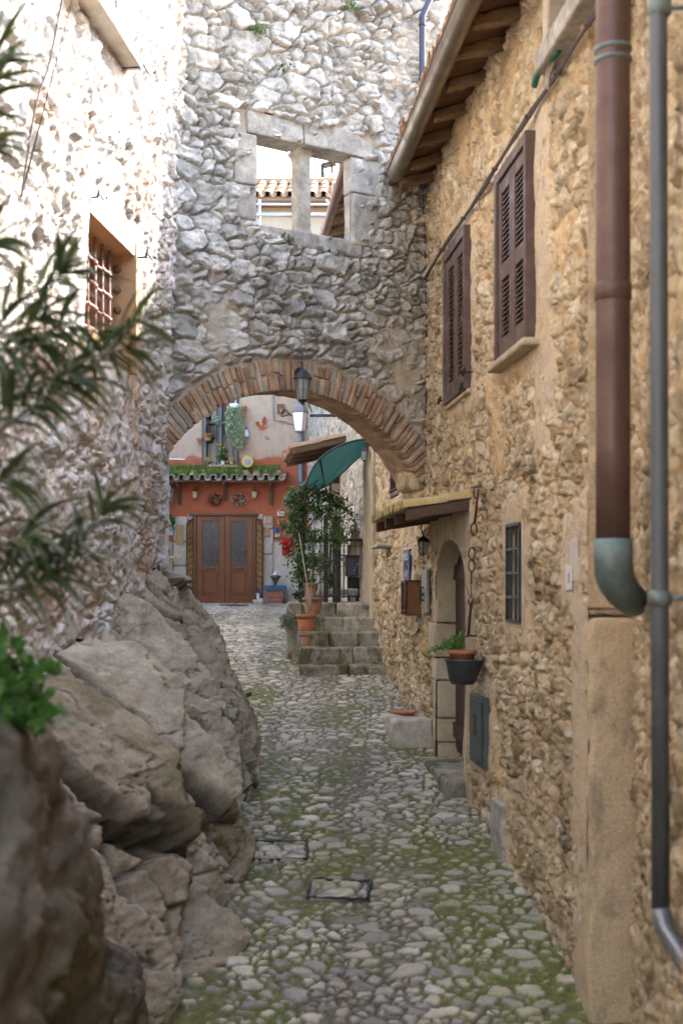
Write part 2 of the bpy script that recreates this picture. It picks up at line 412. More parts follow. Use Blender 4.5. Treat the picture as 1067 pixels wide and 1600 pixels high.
# ---------------------------------------------------------------- ground
def base_ground(U, V):
    return gz(V)-.06, (U*0, U*0+.5, U*0), U == U
G = Fr((0, 0, 0), (1, 0, 0), (0, 1, 0), (0, 0, 1))
gr = sheet('ground', G, -60, 60, -40, 80, 1.5, lambda U, V: (np.interp(V, GY, GZ)-.12, (U*0, U*0+.5, U*0), U == U), pmat('earth', (.16, .13, .09), (.10, .09, .05), 4, .95, bump=.4)); gr['kind'] = 'structure'
frames_cover = [(-.645, -.240, 9.07, 9.44), (-.225, .19, 8.40, 8.75)]
def street_fn(sx, fine):
    def fn(U, V):
        e, r, ox, oy, big = rubble(U, V, sx, sx*.80, 11, big=.25, bs=1.6, warp=.3, p=2.1)
        gap = fbm2(U*2.2, V*1.3, 33, 4)
        e0 = .055+.12*sstep(.35, .75, gap)
        s = sstep(e0, e0+.10, e)
        worn = np.clip(sstep(.50, .72, fbm2(U*1.1+3, V*.8, 71, 3))+sstep(.38, .08, np.abs(U-np.interp(V, [6, 8.5, 10, 12, 16, 20, 30], [.12, .26, .18, -.05, -.45, -1.2, -1.6])+(fbm2(V*1.2, V*0, 72, 2)-.5)*.3))*.75, 0, 1)
        h = s*(.014+.014*r[1])*(1-.4*worn)+(fbm2(U*30, V*30, 5, 3)-.5)*.006*s+(ox*(r[0]-.5)+oy*(r[2]-.5))*.02*s
        h += (fbm2(U*1.3, V*1.3, 90, 3)-.5)*.05
        # moss likes both edges, the trodden line between stays bare
        cx = np.interp(V, [6, 8.5, 10, 12, 16, 20, 30], [.15, .30, .22, -.02, -.45, -1.2, -1.6])
        wd = np.interp(V, [6, 9, 13, 20], [.22, .20, .35, .8])
        off = np.abs(U-cx)
        m = sstep(wd*.6, wd*2.2, off)*.55+(fbm2(U*1.6, V*.9, 44, 4)-.5)*1.7+.14
        m -= sstep(17, 21, V)*.5
        m += (fbm2(U*9, V*7, 46, 4)-.5)*.9
        mossg = np.clip(m, 0, 1)
        B = np.clip(mossg*1.35*(1-s*.96), 0, .92)+np.clip(mossg-.72, 0, 1)*.9*s
        R = s*(1-.35*worn)
        for (a, b, c, d) in frames_cover:
            q = np.minimum(np.minimum(U-a, b-U), np.minimum(V-c, d-V)); e2_, r2_, *_r = rubble(U, V, .15, .11, 12, big=.1, warp=.25)
            ins = q > 0; s2 = sstep(.02, .10, e2_)*sstep(.012, .03, q)
            h = np.where(ins, s2*.022-.004, h); R = np.where(ins, s2, R); B = np.where(ins, B*.35, B); e = np.where(ins, e2_*sstep(.0, .03, q), e)
        D = 1-(1-sstep(.0, .07, e))*(.55+.4*sstep(.45, .6, fbm2(U*1.7+8, V*1.5, 48, 3)))*(1-mossg*.6)
        return gz(V)+h, (R, r[0], np.clip(B, 0, .9), D), U == U
    return fn
st = sheet('street', G, -1.75, 1.95, 5.2, 17.5, .0125, street_fn(.100, 1), M_COB, resv=.015); setp(st, kind='structure')
st2 = sheet('street', G, -5, 1.4, 17.5, 29.2, .03, street_fn(.11, 0), M_COB); setp(st2, kind='structure')

# ---------------------------------------------------------------- right house (shutters, door)
def near_rect(U, V, rc, fall=.12):
    out = np.zeros(U.shape)
    for (a, b, c, d, k) in rc:
        dx = np.maximum(np.maximum(a-U, U-b), 0); dy = np.maximum(np.maximum(c-V, V-d), 0)
        q = np.sqrt(dx**2+dy**2)+(fbm2(U*9, V*9, 77, 3)-.5)*.16
        out = np.maximum(out, k*(1-sstep(0, fall, q)))
    return out
EAVE = 3.9
u_corner = uR(918); DOOR = (uR(725), uR(680)); dz_sp, dz_top = 0.0, .44
def door_line(U):
    c = (DOOR[0]+DOOR[1])/2; hw = (DOOR[1]-DOOR[0])/2; t = np.clip(1-((U-c)/hw)**2, 0, 1)
    return np.where(t > 0, dz_sp+(dz_top-dz_sp)*np.sqrt(t), -99)
SMALLW = (uR(808), uR(786), -.216, .46)
NEARS = (uR(833), uR(783), 1.60, 2.93); FARS = (uR(735), uR(701), 1.61, 2.91)
UPW = (uR(935)-.2, uR(858), 3.22, 4.1)
right_zones = [(NEARS[0]-.05, NEARS[1]+.05, 1.55, 3.05, .9), (NEARS[0]-.3, NEARS[0], .9, 3.1, .95), (FARS[0]-.05, FARS[1]+.06, 1.5, 3.1, .9), (uR(764), uR(738), -1.36, -.78, 1.), (uR(787), uR(767), -1.95, -1.5, 1.), (SMALLW[0]-.1, SMALLW[1]+.1, -.3, .6, .9),
               (DOOR[0]-.10, DOOR[1]+.1, -1.7, .75, 1.), (u_corner, u_corner+.28, -2.6, .5, 1.), (u_corner+.1, u_corner+.5, -.05, .35, 1.), (UPW[0], UPW[1]+.18, 3.05, 4.2, 1.), (13.1, 13.9, -.2, .6, .8)]
def wall_right(seed, zones, plast=.5, amp=1., sx=.175, sy=.108):
    def fn(U, V):
        # stones lie in sagging courses, with two very different sizes
        e, r, ox, oy, big = rubble(U, V+.03*np.sin(U*2.1), sx, sy, seed, big=.22, bs=1.6, warp=.36, p=4.2, jit=.62)
        s = sstep(.005, .075, e)
        fac = vor(U/.05+r[0]*9, V/.045+r[1]*5, seed+47, .9)
        rough = (fbm2(U*15, V*9, seed+5, 6, .62)-.5)-.55*np.abs(fbm2(U*12, V*6, seed+6, 4)-.5)
        hs = -.014+s*(.036+.024*r[1])+(ox*(r[0]-.5)+oy*(r[2]-.5))*.042*s+rough*.085+s*((fac[2][0]-.5)*.010+(fac[3]*(fac[2][1]-.5)+fac[4]*(fac[2][2]-.5))*.034)
        zone = near_rect(U, V, zones)
        cov = fbm2(U*1.5, V*1.9, seed+20, 4)+.05*sstep(-.2, 1.2, V)-.035
        pl = .000+.052*sstep(plast, plast+.24, cov)+(fbm2(U*14, V*10, seed+31, 6, .6)-.5)*.062
        pl -= sstep(.60, .75, fbm2(U*13, V*9, seed+33, 3))*.016
        pl = np.maximum(pl, zone*.052+(fbm2(U*10, V*10, seed+31, 3)-.5)*.010*zone)
        h = np.maximum(hs, pl); m = sstep(-.004, .006, hs-pl)
        h = h+(fbm2(U*.8, V*.8, seed+3, 3)-.5)*.09
        D = 1-np.clip((1-sstep(.0, .045, e))*m*.9+sstep(-.012, -.03, hs-.02)*.0+sstep(.05, .0, hs+.012)*.0, 0, .85)*(1-zone)
        return h*amp, (m, r[0], np.clip(zone*(.35+.9*fbm2(U*4, V*4, seed+8, 3)), 0, 1)*(1-m)*.9, D), U == U
    return fn
def right_fn(U, V):
    h, c, k = wall_right(3, right_zones, .60)(U, V)
    keep = ~((V < door_line(U)) & (V > -3)) & ~((U > SMALLW[0]) & (U < SMALLW[1]) & (V > SMALLW[2]) & (V < SMALLW[3])) \
        & ~((U > UPW[0]) & (U < UPW[1]) & (V > UPW[2]))
    return h, c, keep
house_r = thing('stone_house', (2.2, 10, -1.8), 'tall ochre rubble-stone house with brown louvred shutters and wooden eaves', 'house')
sheet('wall', FR, u_corner, 13.05, -2.6, EAVE+.12, .0125, right_fn, M_RIGHT, house_r)
# end face toward the camera: upper plastered part and the big proud corner block below
FE = Fr(FR.pt(u_corner, 0, 0), (1, -.02, 0), (0, 0, 1), (0, -1, 0))
def end_fn(U, V):
    h = (fbm2(U*7, V*7, 8, 5)-.5)*.045+.005
    return h, (U*0+.25, fbm2(U*3, V*3, 4, 2), U*0+.35), U == U
sheet('end_wall', FE, -.055, .4, -.09, 5.2, .014, end_fn, M_RIGHT, house_r)
b = NP(); b.rbox(lambda a, q, c: FE.pts(a, q, c), (.125, -1.32, -.12), (.185, 1.17, .17), .035, .03, .022, 5, 6, (.3, .4, .35)); b.build('corner_block', M_RIGHT, house_r, True)
b = NP(); b.rbox(lambda a, q, c: FE.pts(a, q, c), (.13, -.118, -.12), (.17, .008, .12), .006, .03, .004, 5, 9); b.build('joint_slab', M_BLOCK, house_r, True)
# upper run of the same wall behind the arch
def rough_plain(seed, zones=()):
    return wall_right(seed, list(zones) or [(0, 1, 90, 91, 1)], .62)
R2WIN = (uR(619), uR(606), zR(612, 775), zR(612, 700))
def r2_fn(U, V):
    h, c, k = wall_right(5, [(R2WIN[0]-.08, R2WIN[1]+.08, R2WIN[2]-.1, R2WIN[3]+.1, .9), (13.0, 14.3, -.05, .8, .6)], .62)(U, V)
    return h, c, ~((U > R2WIN[0]) & (U < R2WIN[1]) & (V > R2WIN[2]) & (V < R2WIN[3]))
house_r2 = thing('stone_house', (.9, 15, -1.1), 'weathered ochre stone house beside the steps beyond the arch, with a barred brown window', 'house')
sheet('wall', FR, 13.05, uR(583), -1.7, 5.3, .018, r2_fn, M_RIGHT, house_r2)
# ---------------------------------------------------------------- near right house (out of focus, at the frame's edge)
house_n = thing('stone_house', (1.4, 5, -2.8), 'nearest rough stone house at the right edge, blurred, carrying a thin grey pipe', 'house')
sheet('wall', FN, -.12, 5.2, -3.4, 4.2, .02, rough_plain(21), M_RIGHT, house_n)

FN2 = Fr(FN.pt(5.15, 0, 0), (.06, -1, 0), (0, 0, 1), (-1, -.06, 0))
sheet('wall', FN2, -.05, 6.5, -4.2, 4.2, .06, rough_plain(23), M_RIGHT, house_n)
# ---------------------------------------------------------------- wall with the arch and the two-light window
AC = (1.33, .196, 1.64)        # arch centre u, v and inner radius
WIN = (.888, 1.90, 3.30, 4.11)
TA = .42
def arch_line(U):
    d = np.abs(U-AC[0]); return np.where(d < 1.37, AC[1]+np.sqrt(np.maximum(AC[2]**2-d**2, 0)), 1.08)
def arch_keep(U, V):
    return ~((V < arch_line(U)+.02)) & ~((U > WIN[0]) & (U < WIN[1]) & (V > WIN[2]) & (V < WIN[3]))
def arch_fn(U, V):
    e, r, ox, oy, big = rubble(U, V, .16, .105, 41, big=.40, bs=1.75, warp=.34, p=2.8)
    s = sstep(.02, .11, e)
    hs = s*(.036+.050*r[1])+(ox*(r[0]-.5)+oy*(r[2]-.5))*.085*s+(fbm2(U*18, V*18, 45, 5, .6)-.5)*.040
    fac = vor(U/.07+r[0]*9, V/.06+r[1]*5, 47, .9)      # broken facets on each stone
    hs += s*((fac[2][0]-.5)*.012+(fac[3]*(fac[2][1]-.5)+fac[4]*(fac[2][2]-.5))*.034)
    rad = np.sqrt((U-AC[0])**2+(V-AC[1])**2)
    low = sstep(3.0, 2.0, V)
    pl = -.004+.050*sstep(.63-.14*low, .80-.14*low, fbm2(U*1.7, V*1.7, 51, 4))+(fbm2(U*16, V*16, 52, 4)-.5)*.014
    ring = 1-sstep(AC[2]+.26, AC[2]+.33, rad)
    win = near_rect(U, V, [(.70, 2.16, 3.2, 4.28, 1)], .03)
    hs = hs*(1-ring)*(1-win)-.02*ring-.02*win
    pl = pl*(1-ring)*(1-win)+ring*(.004)+win*.0
    h = np.maximum(hs, pl)+(fbm2(U*.9, V*.9, 43, 3)-.5)*.09; m = sstep(-.003, .006, hs-pl)
    warm = sstep(1.7, 2.7, U)*sstep(4.4, 2.9, V)
    return h*(1-.8*ring)*(1-.9*win), (m, r[0], np.clip((warm*.5+low*.28*(1-s*.5))*(fbm2(U*3, V*3, 56, 3)+.35), 0, .7), 1-(1-sstep(.0, .05, e))*m*(1-ring)*(1-win)*.85), arch_keep(U, V)
archw = thing('arch_wall', (-.3, 11.8, 1.1), 'grey rubble wall bridging the alley on a brick arch, with a two-light stone window opening', 'archway')
sheet('masonry', FA, -.35, 2.95, 1.0, 5.9, .0115, arch_fn, M_ARCH, archw)
def arch_back(U, V):
    h, c, k = rough_plain(61)(U, V); return -TA-h*.3, c, arch_keep(U, V) & ~((U > WIN[0]-.05) & (U < WIN[1]+.45) & (V > WIN[2]-.05) & (V < WIN[3]+.2))
o = sheet('rear_face', FA, -.6, 2.95, 1.0, 5.9, .03, arch_back, M_ARCH, archw)
# soffit and top
b = NP()
th = np.linspace(R_(90-57.5), R_(90+57.5), 150); nn = np.linspace(.0, -TA, 40)
T, Nn = np.meshgrid(th, nn, indexing='ij')
rr = AC[2]+.012-(fbm2(T*22, Nn*18, 8, 4)-.5)*.035
b.add(FA.pts(AC[0]+np.cos(T)*rr, AC[1]+np.sin(T)*rr, Nn), grid_quads(150, 40)[:, ::-1], np.stack([T*0+.75, np.floor(T*26) % 7/7.*.6, T*0], -1))
b.build('soffit', M_BRICK, archw, True)
# voussoir bricks
b = NP(); ang = 90+55.5; i = 0
r2 = random.Random(5)
while ang > 90-57:
    t_ = r2.uniform(.036, .052); step = (t_+r2.uniform(.010, .022))/(AC[2]+.13)
    a = R_(ang)-step/2; L0 = r2.uniform(.25, .29); right = 90-ang
    segs = [(0, L0)] if r2.random() < .45 else [(0, L0*r2.uniform(.42, .6))]
    if len(segs) == 1 and segs[0][1] < .2: segs.append((segs[0][1]+.012, L0))
    if r2.random() < .06 and 1: segs = segs[:1]
    for (s0, s1) in segs:
        jit = r2.uniform(-.04, .04)
        def mp(p, q, c, a=a, jit=jit):
            rad = AC[2]+q; aa = a+jit*.15
            u = AC[0]+np.cos(aa)*rad+np.sin(aa)*p; v = AC[1]+np.sin(aa)*rad-np.cos(aa)*p
            return FA.pts(u, v, c)
        out = r2.uniform(.012, .040)
        b.rbox(mp, (0, (s0+s1)/2-.004, -.06+out/2), (t_/2, (s1-s0)/2, .06+out/2), .008, .028, .006, i, 16, (1, r2.random(), 0)); i += 1
    ang -= math.degrees(step)
b.build('brick_ring', M_BRICK, archw, True)
# window: lintels, jamb stones, sill stones, mullion, reveals
def stone(name, fr, u0, u1, v0, v1, n0, n1, seed, mat=M_BLOCK, parent=None, r=.018, amp=.008, res=.03, g=None, label=None, tp=None):
    b = NP(); b.rbox(lambda a, q, c: fr.pts(a, q, c), ((u0+u1)/2, (v0+v1)/2, (n0+n1)/2), ((u1-u0)/2, (v1-v0)/2, (n1-n0)/2), r, res, amp, seed, 7, (1, rnd.random() if g is None else g, 0), 0, tp)
    return b.build(name, mat, parent, True, label=label)
stone('lintel', FA, .79, 1.372, 4.10, 4.305, -.25, .035, 1, parent=archw)
stone('lintel', FA, 1.385, 2.13, 4.10, 4.33, -.25, .045, 2, parent=archw, tp=lambda P: P*np.stack([P[..., 0]*0+1, 1-np.where(P[..., 1] > 0, sstep(.1, .37, P[..., 0])*.75, 0), P[..., 0]*0+1], -1))
stone('jamb_stone', FA, .66, .89, 3.64, 4.095, -TA, .03, 3, parent=archw)
stone('jamb_stone', FA, .54, .888, 3.33, 3.63, -TA, .025, 4, parent=archw)
stone('jamb_stone', FA, 1.90, 2.27, 3.76, 4.09, -.12, .03, 5, parent=archw)
stone('jamb_stone', FA, 1.91, 2.20, 3.26, 3.745, -.12, .055, 6, parent=archw, g=.4)
stone('sill_stone', FA, .84, 1.16, 3.19, 3.30, -TA, .03, 7, parent=archw)
stone('sill_stone', FA, 1.165, 1.52, 3.15, 3.295, -TA, .06, 8, parent=archw)
stone('sill_stone', FA, 1.53, 2.02, 3.15, 3.30, -TA, .045, 9, parent=archw)
b = NP(); b.rbox(lambda a, q, c: FA.pts(a, q, c), (1.14, 4.327, 0), (.22, .014, .05), .006, .03, .004, 3, 9, (1, .3, 0)); b.build('brick_course', M_BRICK, archw, True)
def flare(P):
    k = np.abs(P[..., 1]/.405); f = 1+.50*sstep(.80, 1., k)*np.where(P[..., 1] > 0, 1., .8)
    return P*np.stack([f, k*0+1, f], -1)
stone('mullion', FA, 1.41, 1.535, 3.30, 4.11, -.26, -.10, 10, parent=archw, tp=flare, amp=.006, g=.9)
# small corbelled springing at the right foot
stone('springer', FA, 2.66, 2.95, .98, 1.20, -.35, .0, 12, mat=M_RIGHT, parent=archw, amp=.03, r=.06, g=.2)
stone('springer', FA, 2.72, 2.95, .90, 1.0, -.33, -.02, 13, mat=M_RIGHT, parent=archw, amp=.03, r=.06, g=.4)
# grass tufts in the joints
# ---------------------------------------------------------------- left house
LW = (8.58*KL, 9.73*KL, 1.77, 2.54)
UW = (7.2, 9.13, 3.80, 5.1)
def lean(U, V): return .052*np.maximum(V-1.2, 0)
def left_fn(U, V):
    e, r, ox, oy, big = rubble(U, V+.04*np.sin(U*1.7), .15, .10, 81, big=.3, bs=1.8, warp=.5)
    s = sstep(.01, .13, e)
    hs = -.01+s*(.024+.034*r[1])+(ox*(r[0]-.5)+oy*(r[2]-.5))*.09*s+(fbm2(U*15, V*10, 85, 6, .62)-.5)*.095
    pl = .006+.032*sstep(.50, .72, fbm2(U*1.3, V*1.6, 86, 4))+(fbm2(U*13, V*9, 87, 6, .65)-.5)*.105
    zone = near_rect(U, V, [(LW[0]-.05, LW[1]+.16, LW[2]-.1, LW[3]+.14, 1)], .15)
    hs = hs*(1-zone); pl = pl*(1-zone)+.032*zone
    pit = (sstep(.020, .0, np.abs(fbm2(U*3+V*2.2, V*2.4-U*1.5, 93, 6, .65)-.5))*.022)*(1-zone)
    h = np.maximum(hs, pl)-pit; m = sstep(-.004, .008, hs-pl)
    h = h+(fbm2(U*.9, V*.7, 83, 3)-.5)*.14*(1-zone*.8)
    keep = ~((U > LW[0]) & (U < LW[1]) & (V > LW[2]) & (V < LW[3])) & ~((U > UW[0]+.12) & (U < UW[1]-.12) & (V > UW[2]+.08))
    return h, (m, r[0], np.clip(sstep(.52, .72, fbm2(U*2.1, V*1.4, 88, 5))*.7+pit*4, 0, 1), 1-np.clip(pit*14, 0, .3)), keep
house_l = thing('stone_house', (-2.1, 8, -.6), 'sunlit whitewashed rough stone house on the rock at left, with a deep barred window', 'house')
sheet('wall', FL, 3.0, 11.12, -1.1, 5.5, .0145, left_fn, M_LEFT, house_l, lean=lean)
sheet('wall', FL, -6, 3.02, -3.9, 5.5, .06, rough_plain(97), M_LEFT, house_l, lean=lean)
# its corner return (seen through the arch from other places)
FLr = Fr(FL.pt(11.1, 0, 0), (-1, .1, 0), (0, 0, 1), (0, 1, 0))
sheet('rear_wall', FLr, -.05, 4, -1.5, 5.5, .05, rough_plain(91), M_LEFT, house_l)

# ---------------------------------------------------------------- rock the left house stands on
XF = ([4.6, 6.0, 6.9, 7.4, 7.75, 8.0, 8.1, 8.45, 8.8, 8.95, 9.5, 10.5, 11.5, 12.2, 13, 14.5, 16.2], [-1.5, -1.32, -1.12, -.92, -.66, -.66, -.80, -.70, -.62, -.76, -.74, -.80, -.90, -1.02, -1.22, -1.5, -1.9])
ZT = ([4.6, 7.07, 7.6, 8.9, 9.7, 10.4, 11, 11.6, 12.1, 12.6, 13.2, 14, 16.2], [-.80, -.56, -.50, -.26, -.04, .12, .26, .30, .12, -.25, -.75, -1.05, -1.25])
XW = ([4.6, 10.9, 11.2, 16.2], [-2.28, -1.60, -1.75, -2.6])
def rock_np(s0, s1, ns, nt_):
    Sg, T = np.meshgrid(np.linspace(s0, s1, ns), np.linspace(0, 1, nt_), indexing='ij')
    # big slabs lean away up-street: sample the base curve along a slanted line
    sk = Sg-.35*(T-.2)
    xf = np.interp(sk, *XF); xw = np.interp(Sg, *XW); zf = gz(Sg)-.12; zt = np.interp(Sg, *ZT)
    z = zf+(zt-zf)*T
    x = xf+(xw-xf)*T**1.75
    L = zt-zf
    # big slabs
    a = Sg*1.0+.0; t = T*L
    wv = (fbm2(a*1.3, t*1.3, 101, 5, .6)-.5)*.55
    A = vor((a+.10*t+wv*.40)/.48, (t+wv*.8-.35*a)/2.4, 103, .85, 2.4)
    eA = (A[1]-A[0])*.5
    crackA = 1-sstep(.0, .045, eA)
    h = (A[2][0]-.5)*.26+(A[3]*(.06+.30*A[2][1])+A[4]*(A[2][2]-.6)*.12)
    # medium blocks
    w2 = (fbm2(a*4, t*4, 111, 4)-.5)*.12
    B = vor((a+.25*t+w2)/.27, (t+w2)/.24, 113, .9, 2.4); eB = (B[1]-B[0])*.5
    on = .12+.88*sstep(.56, .68, fbm2(a*1.1+5, t*1.1, 117, 3)); crackB = (1-sstep(.0, .06, eB))*sstep(.4, .9, on)
    h += on*((B[2][0]-.5)*.070+(B[3]*(B[2][1]-.5)+B[4]*(B[2][2]-.6))*.22)
    sp_ = Sg-.62*T+(fbm2(a*1.4, t*1.4, 141, 4)-.5)*.55; ed_ = np.array([5.2, 6.3, 7.35, 8.0, 8.75, 9.75, 10.6, 11.5, 12.6, 13.8, 16.5])
    ix_ = np.clip(np.searchsorted(ed_, sp_)-1, 0, len(ed_)-2); f_ = (sp_-ed_[ix_])/(ed_[ix_+1]-ed_[ix_])
    stp = np.clip(1-(1-f_)/.06, 0, 1); saw = (f_**1.3)*(1-sstep(0, 1, stp)); h += (saw-.45)*.26*sstep(0, .25, T)*sstep(1.0, .8, T)
    crackS = sstep(.90, .96, f_)*sstep(1.0, .97, f_)+sstep(.03, .0, f_)*.8
    D_ = vor((a+.2*t+w2*.8)/.11, (t+w2*.8)/.13, 119, .95, 2.2); D_s = sstep(.5, .65, fbm2(a*1.6, t*1.6+4, 118, 3)); h += ((D_[2][0]-.5)*.014+(D_[3]*(D_[2][1]-.5)+D_[4]*(D_[2][2]-.5))*.070)*(.25+.75*D_s)
    E_ = vor((a+w2)/.045, (t+w2)/.05, 120, .95, 2.2); h += ((E_[2][0]-.5)*.006+(E_[3]*(E_[2][1]-.5)+E_[4]*(E_[2][2]-.5))*.028)
    h += (fbm2(a*2.2, t*1.6, 121, 3)-.5)*.14+(fbm2(a*14, t*10, 122, 6, .65)-.5)*.060
    fr = np.abs(fbm2((a+.3*t)*3.2, t*2.1, 125, 4)-.5); crackC = 1-sstep(0, .009, fr)
    h -= crackA*.15+crackB*.03+crackC*.026+crackS*.05
    h = h*sstep(0, .10, T+.02)*1.0
    fade = sstep(1.0, .93, T)
    nx, nz = .93, .36
    X = x+h*nx*(.35+.65*fade)+.06; Z = z+h*nz*fade; Y = Sg-h*.12
    m = np.clip(1-crackA*.9-crackB*.8-crackC*.7, 0, 1)
    B_ = np.clip(sstep(.56, .70, fbm2(a*1.9, t*1.5, 131, 5))*.8*sstep(1.35, .3, t)+sstep(.60, .74, fbm2(a*3+9, t*2.4, 137, 4))*.6, 0, .9)
    return np.stack([X, Y, Z], -1), np.stack([m, np.clip(A[2][1]*.6+.4*fbm2(a*5, t*5, 133, 3), 0, 1), B_, 1-np.clip(crackA*.9+crackB*.8+crackC*.8+crackS*.8, 0, .92)], -1)
P, Cc = rock_np(5.0, 16.0, 900, 190)
o = np_mesh('rock_outcrop', P.reshape(-1, 3), grid_quads(900, 190), Cc.reshape(-1, 4), M_ROCK, None, True, True); o['kind'] = 'structure'

# ---------------------------------------------------------------- pink house at the end
M_PINK = NT('pink_plaster')
t = M_PINK; ge = t.n('ShaderNodeAttribute', attribute_name='Col'); sp = t.n('ShaderNodeSeparateColor'); t.l(ge.outputs['Color'], sp.inputs[0])
n1 = t.noise(1.1, 6, .7, dist=.5); n2 = t.noise(5, 5, .7); n3 = t.noise(30, 4, .6)
c = t.mix(t.ramp(n1, [(.36, 0.), (.62, 1.)]), (.56, .34, .25), (.48, .38, .28))
c = t.mix(t.ramp(n2, [(.45, 0.), (.68, .75)]), c, (.36, .31, .25)); c = t.mix(t.ramp(t.noise(2.2, 6, .75, stretch=(1, 1, .3)), [(.52, 0.), (.62, .5)]), c, (.62, .44, .36))
red = t.mix(t.ramp(n2, [(.35, 0.), (.7, 1.)]), (.46, .115, .055), (.36, .14, .085)); red = t.mix(t.ramp(n1, [(.5, 0.), (.75, .5)]), red, (.56, .26, .17))
c = t.mix(sp.outputs[0], c, red)
c = t.mix(sp.outputs[2], c, t.mix(n2, (.62, .58, .52), (.50, .44, .37)))
t.bump([(n2, .4), (n3, .3)], .02); M_PINK = t.fin(c, .93, 0, .15)
FW = (xB(318), xB(372), zB(727), zB(622)); FD = (xB(303), xB(402), zB(944), zB(802))
def fac_fn(U, V):
    h = (fbm2(U*1.3, V*1.3, 201, 5)-.5)*.05+(fbm2(U*9, V*9, 202, 3)-.5)*.012
    line = zB(715)+(fbm2(U*2, U*0, 205, 3)-.5)*.5+np.where(U > xB(440), .14, 0)
    red = sstep(.03, -.03, V-line)
    wh = sstep(.03, -.03, V-(zB(846)+(fbm2(U*3, V*0, 207, 3)-.5)*.25))*sstep(xB(411), xB(413), U)
    keep = ~((U > FW[0]) & (U < FW[1]) & (V > FW[2]) & (V < FW[3])) & ~((U > FD[0]) & (U < FD[1]) & (V < FD[3]))
    return h, (red, U*0, wh), keep
house_p = thing('plastered_house', (-2, 29, -.3), 'pink and brick-red house closing the alley, double door under a tiled canopy', 'house')
sheet('wall', FB, -5.2, .8, -.6, 8.72, .04, fac_fn, M_PINK, house_p)
M_CREAM = pmat('cream_plaster', (.60, .50, .40), (.52, .43, .35), 2, .9, bump=.2)

# ---------------------------------------------------------------- grey stone house beyond the steps (continues the right side)
M_GREYR = stone_mat('grey_brown_rubble', [(0, (.30, .26, .21)), (.4, (.46, .42, .36)), (.8, (.54, .50, .44)), (1, (.42, .34, .25))],
                    (.46, .40, .32), (.36, .30, .23), extra=((.50, .42, .32), (.40, .34, .27)), contrast=.4)
GWIN = (uR(530), uR(514), -.10, 1.95); NICHE = (uR(564), uR(541), -.14, .62)
def grey_fn(U, V):
    h, c, k = wall_right(7, [(GWIN[0]-.1, GWIN[1]+.1, -.3, 2.1, 1), (NICHE[0]-.12, NICHE[1]+.12, -.2, .6, .9)], .6, sx=.2, sy=.12)(U, V)
    cen = (NICHE[0]+NICHE[1])/2; hw = (NICHE[1]-NICHE[0])/2
    nl = NICHE[3]+.42*(1-np.abs((U-cen)/hw)**1.3)
    return h, c, ~((U > GWIN[0]) & (U < GWIN[1]) & (V > GWIN[2]) & (V < GWIN[3])) & ~((np.abs(U-cen) < hw*.85) & (V > NICHE[2]) & (V < nl))
house_g = thing('stone_house', (-.1, 20, -.3), 'grey rubble-stone house behind the iron railing, with a pointed niche', 'house')
sheet('wall', FR, uR(572), 29.4, -1.3, 5.3, .026, grey_fn, M_GREYR, house_g)
b = NP(); b.box(FR, GWIN[0]-.05, GWIN[1]+.05, GWIN[2]-.1, GWIN[3]+.05, -.42, -.38); b.box(FR, NICHE[0]-.1, NICHE[1]+.1, NICHE[2], NICHE[3]+.5, -.30, -.26, m=1)
b.build('recess', [M_PLASTER_D, M_WARMBLOCK], house_g)
for (u0, u1, v0, v1, d) in ((GWIN[0], GWIN[1], GWIN[2], GWIN[3], .38), (NICHE[0]+.03, NICHE[1]-.03, NICHE[2], NICHE[3]+.42, .26)):
    for (q0, q1) in ((u0-.1, u0), (u1, u1+.1)): b = NP(); b.box(FR, q0, q1, v0, v1, -d, .0); b.build('reveal', M_GREYR, house_g)

# pilaster where the two houses meet
stone('pilaster', FR, uR(582), uR(569), -.5, 2.9, -.2, .07, 31, mat=M_WARMBLOCK, parent=house_r2, amp=.02, r=.03, res=.08, g=.1)
# rear side closing the pink house's left neighbour
house_b = thing('stone_house', (-4.4, 20, -.5), 'plain stone house lining the hidden left side of the alley behind the arch', 'house')
FBk = Fr((-2.3, 11.4, 0), (-.24, 1, 0), (0, 0, 1), (1, .24, 0))
sheet('wall', FBk, .2, 18.1, -1.6, 4.6, .07, rough_plain(95), M_LEFT, house_b)
